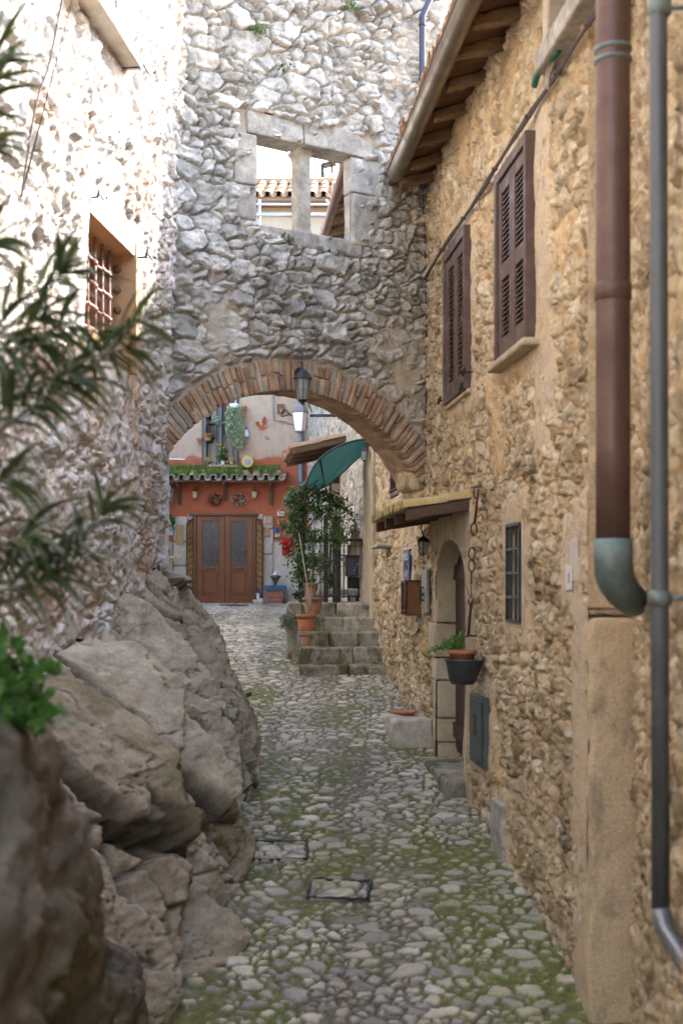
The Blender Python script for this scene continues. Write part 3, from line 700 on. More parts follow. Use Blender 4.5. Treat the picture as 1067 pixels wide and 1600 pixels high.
# ================================================================ parts of the right house
M_SHUT = pmat('brown_shutter_paint', (.105, .062, .048), (.165, .115, .092), 6, .55, 0, .15, 60, spec=.3, lo=.48, hi=.72)
def shutter_window(fr, u0, u1, v0, v1, parent, panels, nslat, n0=.065, nleaf=2, mat=M_SHUT, hinge=True, fw=.055):
    fb = NP()
    fb.box(fr, u0, u0+fw, v0, v1, -.03, n0+.045); fb.box(fr, u1-fw, u1, v0, v1, -.03, n0+.045)
    fb.box(fr, u0+fw, u1-fw, v1-fw*1.3, v1, -.03, n0+.042); fb.box(fr, u0+fw, u1-fw, v0, v0+fw*.7, -.03, n0+.042)
    fr_o = fb.build('window_frame', mat, parent, bevel=.004)
    back = NP(); back.box(fr, u0+.01, u1-.01, v0+.01, v1-.01, -.10, -.05); back.build('pane', M_GLASS, fr_o)
    a0, a1 = u0+fw+.003, u1-fw-.003; w_ = (a1-a0)/nleaf; c0, c1 = v0+fw*.7+.004, v1-fw*1.3-.004
    for k in range(nleaf):
        l0, l1 = a0+k*w_+.002, a0+(k+1)*w_-.002; lb = NP(); st = .075
        lb.box(fr, l0, l0+st, c0, c1, n0-.015, n0+.025); lb.box(fr, l1-st, l1, c0, c1, n0-.015, n0+.025)
        ed = [c0]+[c0+(c1-c0)*p for p in panels]+[c1]
        ra = [(c0, c0+.11)]+[(e-.055, e+.055) for e in ed[1:-1]]+[(c1-.09, c1)]
        for (q0, q1) in ra: lb.box(fr, l0+st, l1-st, q0, q1, n0-.012, n0+.022)
        leaf = lb.build('shutter', mat, parent, bevel=.003)
        sb = NP()
        for (p0, p1) in zip([r[1] for r in ra[:-1]], [r[0] for r in ra[1:]]):
            ns = max(3, int((p1-p0)*nslat))
            for j in range(ns):
                z = p0+(j+.5)*(p1-p0)/ns; tk = .005
                P = [fr.pt(u, z+dz+t, n) for u in (l0+st-.004, l1-st+.004) for (dz, n) in ((.016, n0-.018), (-.016, n0+.016)) for t in (-tk, tk)]
                P = [P[0], P[2], P[1], P[3], P[4], P[6], P[5], P[7]]
                sb.hexa(P)
        sb.build('louvre', mat, leaf)
        if hinge:
            he = l0 if k == 0 else l1
            for f in (.18, .84):
                hb = NP(); zc = c0+(c1-c0)*f; hb.tube([fr.pt(he, zc-.035, n0+.03), fr.pt(he, zc+.035, n0+.03)], .009, 6)
                hb.build('hinge', M_IRON, leaf)
    return fr_o
def group_under(parent, fn, name, label=None):
    return None
def win_root(name, parent, fr, u, v, label=None):
    e = bpy.data.objects.new(name, None); e.location = fr.pt(u, v, 0); COL.objects.link(e); e.empty_display_size = .1
    e.location = Vector(e.location)-parent.location; e.parent = parent
    if label: e['label'] = label
    return e
# shutters are parts of the house: window_frame > pane, shutter > louvre, hinge
shutter_window(FR, *NEARS, house_r, [.47], 30)
shutter_window(FR, *FARS, house_r, [], 26)
stone('window_sill', FR, NEARS[0]-.10, NEARS[1]+.06, NEARS[2]-.055, NEARS[2]-.003, -.02, .15, 41, M_WARMBLOCK, house_r, amp=.004)
stone('window_sill', FR, FARS[0]-.03, FARS[1]+.03, FARS[2]-.04, FARS[2]-.003, -.02, .09, 42, M_WARMBLOCK, house_r, amp=.004, r=.01)
# shutter catches
for (u, v) in ((FARS[0]+.06, FARS[2]+.02), (FARS[1]+.10, FARS[2]+.06), (FARS[0]-.05, FARS[2]+.12)):
    b = NP(); P = FR.pt
    b.tube([P(u, v, .03), P(u, v, .12)], .008, 6); b.tube([P(u-.05, v+.03, .12), P(u-.02, v-.01, .125), P(u+.02, v+.01, .125), P(u+.05, v-.02, .12), P(u+.06, v+.03, .12)], [.006, .012, .008, .012, .005], 6)
    b.build('shutter_catch', M_IRON, house_r)
# small barred window
u0, u1, v0, v1 = SMALLW
b = NP(); b.box(FR, u0-.02, u1+.02, v0-.02, v1+.02, -.12, -.09); b.build('pane', M_GLASS, house_r)
b = NP(); wf = pmat('grey_window_paint', (.10, .10, .11), (.07, .065, .065), 6, .5, bump=.1)
for a in (u0, (u0+u1)/2-.015, u1-.03): b.box(FR, a, a+.03, v0, v1, -.085, -.055)
for a in (v0, v1-.03): b.box(FR, u0+.03, u1-.03, a, a+.03, -.084, -.056)
b.build('window_frame', wf, house_r)
b = NP()
for a in (u0+.01, u1-.028): b.box(FR, a, a+.018, v0, v1, .022, .045)
for k in range(5):
    z = v0+(v1-v0-.018)*k/4; b.box(FR, u0+.028, u1-.028, z, z+.018, .024, .043)
for k in (1, 2): uu = u0+(u1-u0)*k/3; b.tube([FR.pt(uu, v0+.01, .033), FR.pt(uu, v1-.01, .033)], .009, 6)
b.build('grille', M_IRON, house_r)
b = NP()
for (a, c) in ((u0-.03, u0), (u1, u1+.03)): b.box(FR, a, c, v0-.03, v1+.03, -.12, .03)
for (a, c) in ((v0-.03, v0), (v1, v1+.03)): b.box(FR, u0, u1, a, c, -.12, .028)
b.build('window_reveal', M_WARMBLOCK, house_r)
# upper window with plastered jamb
u0, u1, v0 = UPW[0], UPW[1], UPW[2]
b = NP(); b.box(FR, u0, u1, v0-.05, 4.3, -.26, -.22); b.build('pane', M_GLASS, house_r)
stone('window_reveal', FR, u1-.02, u1+.10, v0-.1, EAVE+.15, -.24, .075, 52, M_WARMBLOCK, house_r, amp=.006, g=.9)
stone('window_sill', FR, u0-.1, u1-.025, v0-.12, v0+.01, -.24, .16, 53, M_BLOCK, house_r, amp=.008, g=.9)
# door recess: far jamb of big blocks, near jamb, vault, door leaf, threshold
d0, d1 = DOOR; DD = .19
zb = float(gz(11.8))-.08
hs_ = [zb, -1.40, -1.18, -.83, -.62, -.30, .03]
for k in range(len(hs_)-1):
    pr = [.012, .03, .02, .045, .075, .03][k]
    stone('jamb_stone', FR, d1-.02, d1+[.30, .22, .28, .24, .36, .26][k], hs_[k]+.004, hs_[k+1]-.003, -DD-.1, .025+pr*.6, 60+k, M_WARMBLOCK, house_r, amp=.007, r=.02)
b = NP(); b.rbox(lambda a, q, c: FR.pts(a, q, c), (d0-.09, -.8, -.15), (.10, 1.02, .20), .03, .05, .008, 8, 7, (1, .2, 0)); b.build('jamb_stone', M_WARMBLOCK, house_r, True)
b = NP(); uu = np.linspace(0, math.pi, 60); nn_ = np.linspace(.045, -DD-.1, 16); A_, N_ = np.meshgrid(uu, nn_, indexing='ij')
cu, hw = (d0+d1)/2, (d1-d0)/2
b.add(FR.pts(cu+np.cos(A_)*(hw+.0), dz_sp+np.sin(A_)*(dz_top-dz_sp), N_+(fbm2(A_*4, N_*4, 3, 3)-.5)*0), grid_quads(60, 16), np.stack([A_*0+1, A_*0+.3, A_*0], -1))
b.build('door_vault', M_WARMBLOCK, house_r, True)
M_DOORD = wood('dark_door_wood', (.075, .035, .022), (.04, .02, .014), 'z', .5)
b = NP(); b.box(FR, d0-.02, d1+.05, zb+.12, .6, -DD, -DD+.05)
for k in range(8):
    a = d0+.03+k*(d1-d0-.06)/8; b.box(FR, a, a+(d1-d0)/8-.02, zb+.16, .55, -DD+.05, -DD+.065)
for z in (-1.35, -.55, .1): b.box(FR, d0, d1, z, z+.14, -DD+.066, -DD+.085)
door = b.build('door', M_DOORD, house_r, bevel=.004)
b = NP(); b.lathe([(.0, 0), (.014, 0), (.014, .04), (.03, .05), (.03, .075), (.0, .085)], FR.pt(d0+.25, -.65, -DD+.085), 12, ax=(FR.U, FR.V, FR.N)); b.build('handle', M_RUST, door, True)
stone('threshold', FR, d0-.06, d1+.02, zb-.25, zb+.07, -.45, .22, 70, M_STEP, house_r, amp=.012, g=.1, r=.03)
# roof, rafters, boards and gutter
RU0, RU1 = 6.4, 12.25*KR
M_ROOFB = wood('roof_board', (.19, .09, .045), (.10, .05, .028), 'y', .75)
b = NP()
sl_ = .30
def rz(n): return EAVE+.085-sl_*n
k = RU0
while k < RU1-.02:
    wdt = min(.135, RU1-k)
    b.hexa([FR.pt(k+i*(wdt-.006), rz(n)+t+.002*rnd.random(), n) for i in (0, 1) for n in (.42, -1.6) for t in (0, .025)]); k += .135
roof = NP(); roof.hexa([FR.pt(u, rz(n)+t, n) for u in (RU0, RU1) for n in (.44, -3.5) for t in (.03, .07)])
ro = roof.build('roof', M_TILE, house_r)
b.build('eave_board', M_ROOFB, ro)
b = NP()
uu = RU0+.05
while uu < RU1:
    b_a, b_b = coppo = (uu, .2); uu += .2
def coppi_row(NPb, fr, u0, u1, z_of_n, n_out, n_in, pitch=.19, r=.075, courses=5, seed=0, mm=0):
    rr_ = random.Random(seed); u = u0; L = (n_out-n_in)/courses
    while u < u1:
        for cvx in (1, 0):
            uc = u+(0 if cvx else pitch/2); g = rr_.random()
            for c in range(courses):
                na = n_out-c*L+rr_.uniform(-.022, .022); nb = na-L-.05; g = (g+rr_.random()*.4) % 1
                ra, rb = (r, r*.82) if cvx else (r*.85, r)
                for (th0, off, flipq) in ((0, .0, False), (0, -.013, True)):
                    th = np.linspace(0, math.pi, 9); ss = np.array([0, 1.])
                    T_, Q_ = np.meshgrid(th, ss, indexing='ij')
                    rad = (ra+(rb-ra)*Q_)+(off if cvx else off)
                    nn2 = na+(nb-na)*Q_
                    hgt = np.sin(T_)*rad*(1 if cvx else -1)
                    vv = z_of_n(nn2)+(.045 if cvx else .085)+hgt+(.012*(1-Q_))
                    q = grid_quads(9, 2)
                    NPb.add(fr.pts(uc+np.cos(T_)*rad+rr_.uniform(-.004, .004), vv, nn2), q if flipq != bool(cvx) else q[:, ::-1], (1, g, 0), mm)
                # front lip
                th = np.linspace(0, math.pi, 9); T_, Q_ = np.meshgrid(th, np.array([0, 1.]), indexing='ij')
                rad = ra-.013*Q_
                NPb.add(fr.pts(uc+np.cos(T_)*rad, z_of_n(na+T_*0)+(.045 if cvx else .085)+np.sin(T_)*rad*(1 if cvx else -1)+.012, na+T_*0), grid_quads(9, 2), (1, g, 0), mm)
        u += pitch
b = NP(); coppi_row(b, FR, RU0, RU1, lambda n: rz(n)+.06, .47, -1.2, courses=5, seed=3); b.build('roof_tile', M_TILE, ro, True)
rr_ = random.Random(12); uu = 12.12*KR
while uu > RU0:
    b = NP(); hw_ = rr_.uniform(.040, .052); top = 0
    def mp(a, q, c, uu=uu): return FR.pts(uu+a, rz(c)-.045+q, c)
    def notch(P, k=rr_.uniform(.4, .8)):
        f = 1-.35*k*(P[..., 2] > .19)*(P[..., 1] < 0)
        return P*np.stack([f*0+1, f, f*0+1], -1)
    b.rbox(mp, (0, 0, .05+rr_.uniform(-.03, .03)), (hw_, .052, .29), .02, .025, .024, int(uu*10), 9, (1, .5, 0), 0, notch)
    b.build('rafter', M_BEAM, ro, True); uu -= rr_.uniform(.52, .62)
GR_ = .078; GN = .365+.055
b = NP(); us = np.arange(5.9, 11.85*KR, .05); th = np.linspace(math.pi, 2*math.pi, 15); U_, T_ = np.meshgrid(us, th, indexing='ij')
gzv = EAVE-.045
for off, fl in ((0, False), (-.005, True)):
    q = grid_quads(len(us), 15); b.add(FR.pts(U_, gzv+.0+np.sin(T_)*(GR_+off)*1.15, GN+np.cos(T_)*(GR_+off)), q[:, ::-1] if fl else q)
th2 = np.linspace(math.pi, 2*math.pi, 15)
cap = [FR.pt(us[-1], gzv+math.sin(t)*GR_*1.15, GN+math.cos(t)*GR_) for t in th2]; c0 = FR.pt(us[-1], gzv, GN)
b.add(cap+[c0], [[i, i+1, i+2 if i+2 < 15 else i+1, 15] for i in range(0, 13, 2)])
gut = b.build('gutter', M_GUTTER, house_r, True)
for u in np.arange(6.3, 11.8, .92):
    b = NP(); Tt, Ww = np.meshgrid(np.linspace(math.pi*.98, 2.02*math.pi, 17), np.array([-.009, .009]), indexing='ij')
    b.add(FR.pts(u+Ww, gzv+np.sin(Tt)*(GR_+.004)*1.15, GN+np.cos(Tt)*(GR_+.004)), grid_quads(17, 2)); b.build('gutter_strap', M_GUTTER, gut, True)
b = NP(); b.tube([FR.pt(5.9, gzv+.01, GN+GR_), FR.pt(us[-1], gzv+.01, GN+GR_)], .008, 6); b.build('gutter_bead', M_BROWNPIPE, gut, True)
# fallback mass behind the front so no light comes through
for nm, par, (a, c), (z0, z1), dp in (('rear_wall', house_r, (u_corner+.05, 13.0), (-2.6, 3.6), 3.2), ('rear_wall', house_r2, (13.06, 16.5), (-1.7, 5.2), 3.0), ('rear_wall', house_g, (16.7, 29.3), (-1.3, 5.2), 3.0)):
    b = NP(); b.box(FR, a, c, z0, z1, -dp, -dp+.2); b.box(FR, a, a+.15, z0, z1, -dp+.2, -.55); b.box(FR, c-.15, c, z0, z1, -dp+.2, -.55); b.build(nm, M_PLASTER_D if 0 else M_RIGHT, par)
b = NP(); b.box(FN, .3, 5.2, -3.4, 4.2, -2.2, -2.0); b.build('rear_wall', M_RIGHT, house_n)
# upper roof of the house beyond the arch, seen through the stone window
b = NP(); e2 = 5.42
def rz2(n): return e2-.28*n
b.hexa([FR.pt(u, rz2(n)+t, n) for u in (13.1, 29.0) for n in (.46, -3.2) for t in (.0, .06)]); ro2 = b.build('roof', M_ROOFB, house_r2)
b = NP(); coppi_row(b, FR, 13.1, 24.3, lambda n: rz2(n)+.06, .50, -1.0, courses=4, seed=9, pitch=.2); b.build('roof_tile', M_TILE, ro2, True)
for k, u in enumerate(np.arange(13.3, 24.3, .62)):
    b = NP(); b.rbox(lambda a, q, c, u=u: FR.pts(u+a, rz2(c)-.05+q, c), (0, 0, .05), (.04, .05, .36), .012, .06, .008, k, 9); b.build('rafter', M_BEAM, ro2, True)
b = NP(); b.tube([FR.pt(13.2, e2-.19, .50), FR.pt(24.4, e2-.19, .50)], .06, 10); b.build('gutter', M_BROWNPIPE, house_r2, True)
# barred brown window near the arch foot
u0, u1, v0, v1 = R2WIN
b = NP(); b.box(FR, u0-.02, u1+.02, v0-.02, v1+.02, -.10, -.07); b.build('pane', M_GLASS, house_r2)
b = NP(); b.box(FR, u0, u0+.06, v0, v1, -.05, .035); b.box(FR, u1-.06, u1, v0, v1, -.05, .035); b.box(FR, u0+.06, u1-.06, v1-.06, v1, -.05, .033); b.box(FR, u0+.06, u1-.06, v0, v0+.05, -.05, .033)
b.build('window_frame', M_SHUT, house_r2)
b = NP()
for k in range(4): z = v0+(v1-v0)*(k+.5)/4; b.tube([FR.pt(u0+.02, z, .05), FR.pt(u1-.02, z, .05)], .008, 6)
b.build('grille', M_RUST, house_r2)
# ---------------------------------------------------------------- pipes
def pipe(name, pts, r, mat, parent, seg=18, label=None):
    b = NP(); b.tube(pts, r, seg); return b.build(name, mat, parent, True, label=label)
M_VERD = pmat('verdigris_copper', (.16, .23, .22), (.12, .11, .09), 5, .55, .3, .15, lo=.42, hi=.62)
BP = wp(957, 900, 5.8); bx, by = BP[0], BP[1]
dp1 = thing('drainpipe', (bx, by, -.2), 'thick brown drainpipe with a green copper shoe at the right-hand house corner', 'drainpipe')
pipe('pipe', [(bx, by, z) for z in np.linspace(.20, 5.2, 12)], .078, M_BROWNPIPE, dp1)
for z in (2.40, 2.45): b = NP(); b.lathe([(.078, -.012), (.086, -.008), (.086, .008), (.078, .012)], (bx, by, z), 20); b.build('pipe_clamp', M_VERD, dp1, True)
for z in (1.35, 3.3): b = NP(); b.lathe([(.078, -.04), (.084, -.035), (.084, .03), (.081, .04), (.078, .042)], (bx, by, z), 20); b.build('pipe_joint', M_BROWNPIPE, dp1, True)
el_ = [(bx, by, .235), (bx, by, .14), (bx+.004, by+.01, .09), (bx+.025, by+.04, .045), (bx+.07, by+.12, .00), (bx+.12, by+.22, -.03), (bx+.17, by+.34, -.05)]
pipe('shoe', el_, [.088, .088, .088, .086, .082, .078, .076], M_VERD, dp1)
M_GREYPIPE = pmat('grey_pipe_paint', (.105, .108, .112), (.08, .083, .088), 3, .45, .2, .05)
gx, gyy = wp(1030, 900, 4.83)[:2]
dp2 = thing('drainpipe', (gx, gyy, -1.4), 'thin grey pipe running down the blurred near wall at the right edge', 'drainpipe')
zz = -(1440-HY)*4.83/F_
pipe('pipe', [(gx-.012, gyy, 5.4), (gx-.008, gyy, 3), (gx, gyy, 0), (gx+.004, gyy, zz+.03)], .034, M_GREYPIPE, dp2)
pipe('elbow', [(gx+.004, gyy, zz+.05), (gx+.012, gyy-.02, zz-.02), (gx+.05, gyy-.10, zz-.09), (gx+.10, gyy-.24, zz-.2), (gx+.13, gyy-.40, zz-.32)], .038, pmat('bright_pipe', (.18, .185, .19), (.22, .22, .23), 5, .3, .5, .05), dp2)
for z in (-.03, 2.2): b = NP(); b.lathe([(.034, -.03), (.044, -.025), (.044, .025), (.034, .03)], (gx, gyy, z), 16); b.tube([(gx+.04, gyy, z), (gx+.1, gyy+.0, z)], .01, 6); b.build('pipe_clamp', M_VERD, dp2, True)
# blue-grey pipe high on the arch wall
def uA(px): k = (px-CX)/F_; d = 11.978/(1-.65*k); return (k*d+1.494)/.8384
def zA(px, py): k = (px-CX)/F_; d = 11.978/(1-.65*k); return (HY-py)*d/F_
dp3 = thing('drainpipe', FA.pt(uA(653), 4.9, .1), 'slim blue-black drainpipe on the grey rubble wall behind the gutter', 'drainpipe')
pipe('pipe', [FA.pt(uA(672), zA(672, -120), .16), FA.pt(uA(662), zA(662, 2), .16), FA.pt(uA(652), zA(652, 30), .12), FA.pt(uA(652), zA(652, 60), .12), FA.pt(uA(652), zA(652, 150), .12), FA.pt(uA(652)+.01, 3.9, .12)], .031, pmat('blue_black_pipe', (.07, .075, .12), (.05, .05, .08), 4, .35, .2, .04), dp3, 12)
b = NP()
for py in (44, 128): b.lathe([(.031, -.012), (.038, -.008), (.038, .008), (.031, .012)], FA.pt(uA(652), zA(652, py), .12), 14)
b.build('pipe_clamp', M_IRON, dp3, True)
# ---------------------------------------------------------------- cables
M_CABLE = pmat('black_cable', (.05, .04, .038), (.08, .06, .05), 10, .7, bump=.2); M_CABLE2 = pmat('beige_cable', (.36, .31, .24), (.28, .24, .18), 10, .7, bump=.1)
def smooth_path(P, n=12):
    P = np.array(P, float); out = []
    Q = np.vstack([2*P[0]-P[1], P, 2*P[-1]-P[-2]])
    for i in range(1, len(Q)-2):
        for t in np.linspace(0, 1, n, endpoint=False):
            out.append(.5*((2*Q[i])+(-Q[i-1]+Q[i+1])*t+(2*Q[i-1]-5*Q[i]+4*Q[i+1]-Q[i+2])*t*t+(-Q[i-1]+3*Q[i]-3*Q[i+1]+Q[i+2])*t**3))
    out.append(P[-1]); return np.array(out)
cp = [(945, -5), (925, 30), (880, 100), (850, 148), (800, 222), (760, 288), (718, 352), (690, 392), (665, 436)]
path = smooth_path([ray(FR, x, y, .085) for x, y in cp])
b = NP(); ph = np.arange(len(path))
for k in range(3):
    off = np.stack([np.zeros(len(path)), np.sin(ph*.35+k*2.1)*.006, np.cos(ph*.35+k*2.1)*.006+k*.011], -1); b.tube(path+off*np.array([1, 1, 1]), .0085, 6)
for p in path[::14]: b.lathe([(.0, -.01), (.022, -.01), (.022, .01), (0, .01)], p+np.array([-.004, 0, .01]), 8)
setp(rebase(b.build('cable', M_CABLE, None, True)), 'black twisted cable bundle slanting across the ochre wall above the shutters', 'cable')
path = smooth_path([ray(FR, x, y, .09) for x, y in ((940, -40), (905, 10), (880, 62), (868, 90), (858, 118), (856, 140))])
b = NP()
for k in range(2): b.tube(path+np.array([-.01*k, 0, .02*k]), .011, 8)
setp(rebase(b.build('cable', M_CABLE2, None, True)), 'pale beige conduit pair below the top right window sill', 'cable')
path = smooth_path([ray(FR, x, y, .11) for x, y in ((872, 78), (862, 90), (848, 103), (838, 120), (834, 134))])
b = NP(); b.tube(path, .022, 10)
setp(rebase(b.build('hose', pmat('green_hose', (.02, .14, .09), (.015, .10, .07), 9, .5), None, True)), 'short piece of green hose poking out beside the top right window', 'hose')
path = smooth_path([FA.pt(uA(x), zA(x, y), .07) for x, y in ((657, 305), (659, 340), (661, 400), (662, 440), (663, 560), (662, 700))])
b = NP(); b.tube(path, .007, 6)
setp(rebase(b.build('cable', M_CABLE, None, True)), 'thin dark cable running straight down the corner of arch wall and ochre house', 'cable')
# ================================================================ canopies
M_BEAM2 = wood('dark_canopy_beam', (.15, .085, .05), (.08, .05, .032), 'x', .8, bump=.6)
def tile_canopy(fr, u0, u1, zw, proj, drop, label, seed, tmat, boards=True, courses=2):
    root = thing('tiled_canopy', fr.pt((u0+u1)/2, zw-.2, proj*.5), label, 'canopy')
    zf = lambda n: zw-drop*n/proj
    b = NP(); coppi_row(b, fr, u0+.06, u1-.03, lambda n: zf(n)-.115, proj, -.02, pitch=.165, r=.07, courses=courses, seed=seed); b.build('roof_tile', tmat, root, True)
    b = NP(); k = -.0
    for j in range(4):
        n0_ = .01+j*(proj-.08)/4; n1_ = n0_+(proj-.08)/4-.008
        b.hexa([fr.pt(u, zf(n)-.05-t, n) for u in (u0+.01, u1-.01) for n in (n0_, n1_) for t in (.028, 0)])
    b.build('board', M_BEAM2, root)
    nb = max(2, int((u1-u0)/.6)+1)
    for j in range(nb):
        uu = u0+.04+(u1-u0-.08)*j/(nb-1); b = NP()
        b.rbox(lambda a, q, c, uu=uu: fr.pts(uu+a, zf(c)-.125+q, c), (0, 0, (proj-.04)/2), (.035, .045, (proj-.06)/2), .012, .03, .008, j+seed, 9)
        b.build('beam', M_BEAM2, root, True)
    return root
cn1 = tile_canopy(FR, 10.34, 12.38, .82, .60, .10, 'small canopy of yellow-lichened clay tiles over the arched doorway on the right', 4, M_TILE_GOLD)
cn2 = tile_canopy(FR, uR(538), uR(520)+.1, zR(530, 684), .92, .22, 'far small tiled canopy on dark boards above the green canopy', 8, M_TILE)
# green translucent curved canopy on an iron rim
M_GREEN = NT('green_fibreglass'); t = M_GREEN
n = t.noise(6, 5, .7); c = t.mix(t.ramp(n, [(.35, 0.), (.7, 1.)]), (.10, .34, .32), (.20, .38, .35)); t.fin(c, .4, 0, .5)
tr = t.n('ShaderNodeBsdfTranslucent'); t.l(c, tr.inputs[0]); mx = t.n('ShaderNodeMixShader'); mx.inputs[0].default_value = .55
t.l(t.b.outputs[0], mx.inputs[1]); t.l(tr.outputs[0], mx.inputs[2]); t.l(mx.outputs[0], t.out.inputs[0]); M_GREEN = t.m
gc = thing('curved_canopy', wp(530, 725, 17.4), 'green translucent curved canopy sheet on an iron rim, over the steps', 'canopy')
# outline read as a tilted barrel: upper rim arc and lower rim arc at different distances
up = smooth_path([wp(x, y, d) for x, y, d in ((476, 760, 16.9), (487, 735, 16.9), (500, 717, 16.9), (520, 702, 16.9), (548, 690, 16.85), (576, 685.5, 16.75), (592, 685, 16.6))], 6)
lo = smooth_path([wp(x, y, d) for x, y, d in ((476, 761, 18.0), (492, 764, 18.0), (508, 760, 18.0), (528, 745, 18.0), (550, 724, 17.95), (576, 700, 17.8), (590, 687, 17.7))], 6)
b = NP(); n_ = len(up); rows = 9
V = np.array([[up[i]*(1-s)+lo[i]*s+np.array([-.02, 0, .10])*math.sin(math.pi*s)*math.sin(math.pi*i/(n_-1))*.6 for s in np.linspace(0, 1, rows)] for i in range(n_)])
b.add(V, grid_quads(n_, rows)); sh = b.build('sheet', M_GREEN, gc, True)
sd = sh.modifiers.new('solid', 'SOLIDIFY'); sd.thickness = .006
for P_ in (up, lo, [up[int(n_*.35)], lo[int(n_*.35)]]): b = NP(); b.tube(P_, .013, 6); b.build('rim', M_IRON, gc, True)
b = NP(); b.tube([up[-1], lo[-1]], .012, 6); b.tube([up[0], lo[0]], .012, 6); b.build('rim', M_IRON, gc)
# ================================================================ lanterns
M_LGLASS = NT('lantern_glass'); t = M_LGLASS; t.fin((.75, .78, .76), .25, 0, .5); t.b.inputs['Transmission Weight'].default_value = .75; M_LGLASS = t.m
M_LWHITE = pmat('opal_glass', (.74, .76, .76), (.68, .70, .71), 4, .35, bump=0)
M_LROOF = pmat('lantern_black_paint', (.05, .055, .075), (.035, .035, .045), 8, .45, .1, .1)
M_LGREY = pmat('lantern_grey_paint', (.22, .225, .25), (.16, .165, .18), 8, .5, .1, .1)
def lantern(c, w, h, label, seg=6, glass=None, mat=None, rot=.3, dome=False, bulb=True):
    glass = glass or M_LGLASS; mat = mat or M_LROOF
    t_ = thing('lantern', (c[0], c[1], c[2]-h/2), label, 'lantern'); x, y, z = c; r = w/2
    ztop = z+h*.5; zr = z+h*.20; zb_ = z-h*.36
    b = NP()
    prof = [(r*1.06, zr-z), (r*1.08, zr-z+h*.02), (r*.66, zr-z+h*.17), (r*.30, zr-z+h*.22), (r*.12, zr-z+h*.26), (r*.14, zr-z+h*.29), (.0, h*.5)] if not dome else [(r*1.1, zr-z), (r*1.1, zr-z+h*.02), (r*.95, zr-z+h*.08), (r*.6, zr-z+h*.2), (r*.25, zr-z+h*.26), (r*.1, h*.47), (0, h*.5)]
    b.lathe(prof, (x, y, z), seg, rot=rot); b.lathe([(r*1.02, zr-z-.002), (0, zr-z-.001)], (x, y, z), seg, rot=rot); b.build('lantern_roof', mat, t_)
    b = NP(); b.lathe([(r*.90, zr-z-.002), (r*.60, zb_-z)], (x, y, z), seg, rot=rot); g_ = b.build('lantern_glass', glass, t_)
    g_.modifiers.new('s', 'SOLIDIFY').thickness = .003
    b = NP()
    for k in range(seg):
        a = rot+k*2*math.pi/seg; b.tube([(x+math.cos(a)*r*.92, y+math.sin(a)*r*.92, zr), (x+math.cos(a)*r*.61, y+math.sin(a)*r*.61, zb_)], max(.004, w*.025), 5)
    b.build('lantern_frame', mat, t_)
    b = NP(); b.lathe([(0, -h*.5), (r*.12, -h*.49), (r*.16, -h*.45), (r*.3, -h*.42), (r*.62, -h*.375), (r*.64, -h*.355), (0, -h*.35)], (x, y, z), seg, rot=rot); b.build('lantern_base', mat, t_)
    if bulb: b = NP(); b.lathe([(0, h*.19), (r*.34, h*.18), (r*.36, -h*.02), (0, -h*.03)], (x, y, z), 10); b.build('bulb', M_LWHITE, t_, True)
    return t_
# on the keystone of the arch
c1 = Vector(ray(FA, 473, 604, .20)); dsc = c1.y
l1 = lantern(c1, 27*dsc/F_, 58*dsc/F_, 'black domed lantern hanging from the crown of the brick arch', 8, rot=.1, dome=True)
b = NP(); P_ = FA.pt
A_r = lambda x, y, n: ray(FA, x, y, n)
b.tube(smooth_path([A_r(469, 592, .02), A_r(463, 588, .07), A_r(463, 580, .12), A_r(468, 576, .16), A_r(473, 579, .20)]), .016, 8)
b.tube([A_r(472, 566, .03), A_r(473, 577, .2)], .008, 6); b.lathe([(0, 0), (.05, 0), (.05, .02), (0, .03)], A_r(468, 592, .0), 12, ax=(FA.U, FA.V, FA.N)); b.build('bracket', M_LROOF, l1, True)
# the white-glass one on a long arm from the grey house
d2 = 21.
c2 = Vector(wp(468.5, 655, d2)); l2 = lantern(c2, 29*d2/F_, 52*d2/F_, 'grey lantern with opal glass on a long wall arm beyond the arch', 4, M_LWHITE, M_LGREY, rot=.45, bulb=False)
b = NP(); b.tube([wp(484, 650, d2), wp(542, 650, d2), FR.pt(21.2, 2.85, .0)], .016, 6); b.tube([wp(484, 648, d2), wp(520, 648, d2+.1)], .010, 6)
b.tube(smooth_path([wp(452, 648, d2), wp(440, 650, d2), wp(444, 640, d2), wp(456, 650, d2)]), .012, 6)
b.tube(smooth_path([wp(520, 648, d2), wp(517, 640, d2), wp(522, 634, d2), wp(527, 640, d2), wp(524, 647, d2)]), .012, 6)
b.tube([c2+Vector((0, 0, .27)), c2+Vector((0, 0, .36)), c2+Vector((.1, 0, .40)), c2+Vector((.2, 0, .1))], .010, 6)
b.build('bracket', M_IRON, l2, True)
# under the right canopy
d3 = 12.05; c3 = Vector(wp(661, 853, d3)); l3 = lantern(c3, 21*d3/F_, 34*d3/F_, 'small black lantern hanging below the yellow-tiled canopy by the arched door', 6, rot=.5)
b = NP(); b.tube(smooth_path([wp(661, 836, d3), wp(659, 830, d3), wp(658, 822, d3), wp(661, 814, d3), wp(667, 810, d3), wp(672, 813, d3+.03), wp(669, 818, d3+.02)]), .007, 6)
b.tube([wp(667, 810, d3), wp(668, 800, d3)], .006, 5); b.build('bracket', M_RUST, l3, True)
# by the pilaster, under the green canopy
d4 = 16.75; c4 = Vector(wp(569, 710, d4)); l4 = lantern(c4, 14*d4/F_, 26*d4/F_, 'small dark lantern tucked under the tip of the green canopy', 4, rot=.6)
b = NP(); b.tube(smooth_path([wp(569, 698, d4), wp(571, 693, d4), wp(577, 695, d4), wp(582, 703, d4)]), .010, 6); b.build('bracket', M_IRON, l4, True)
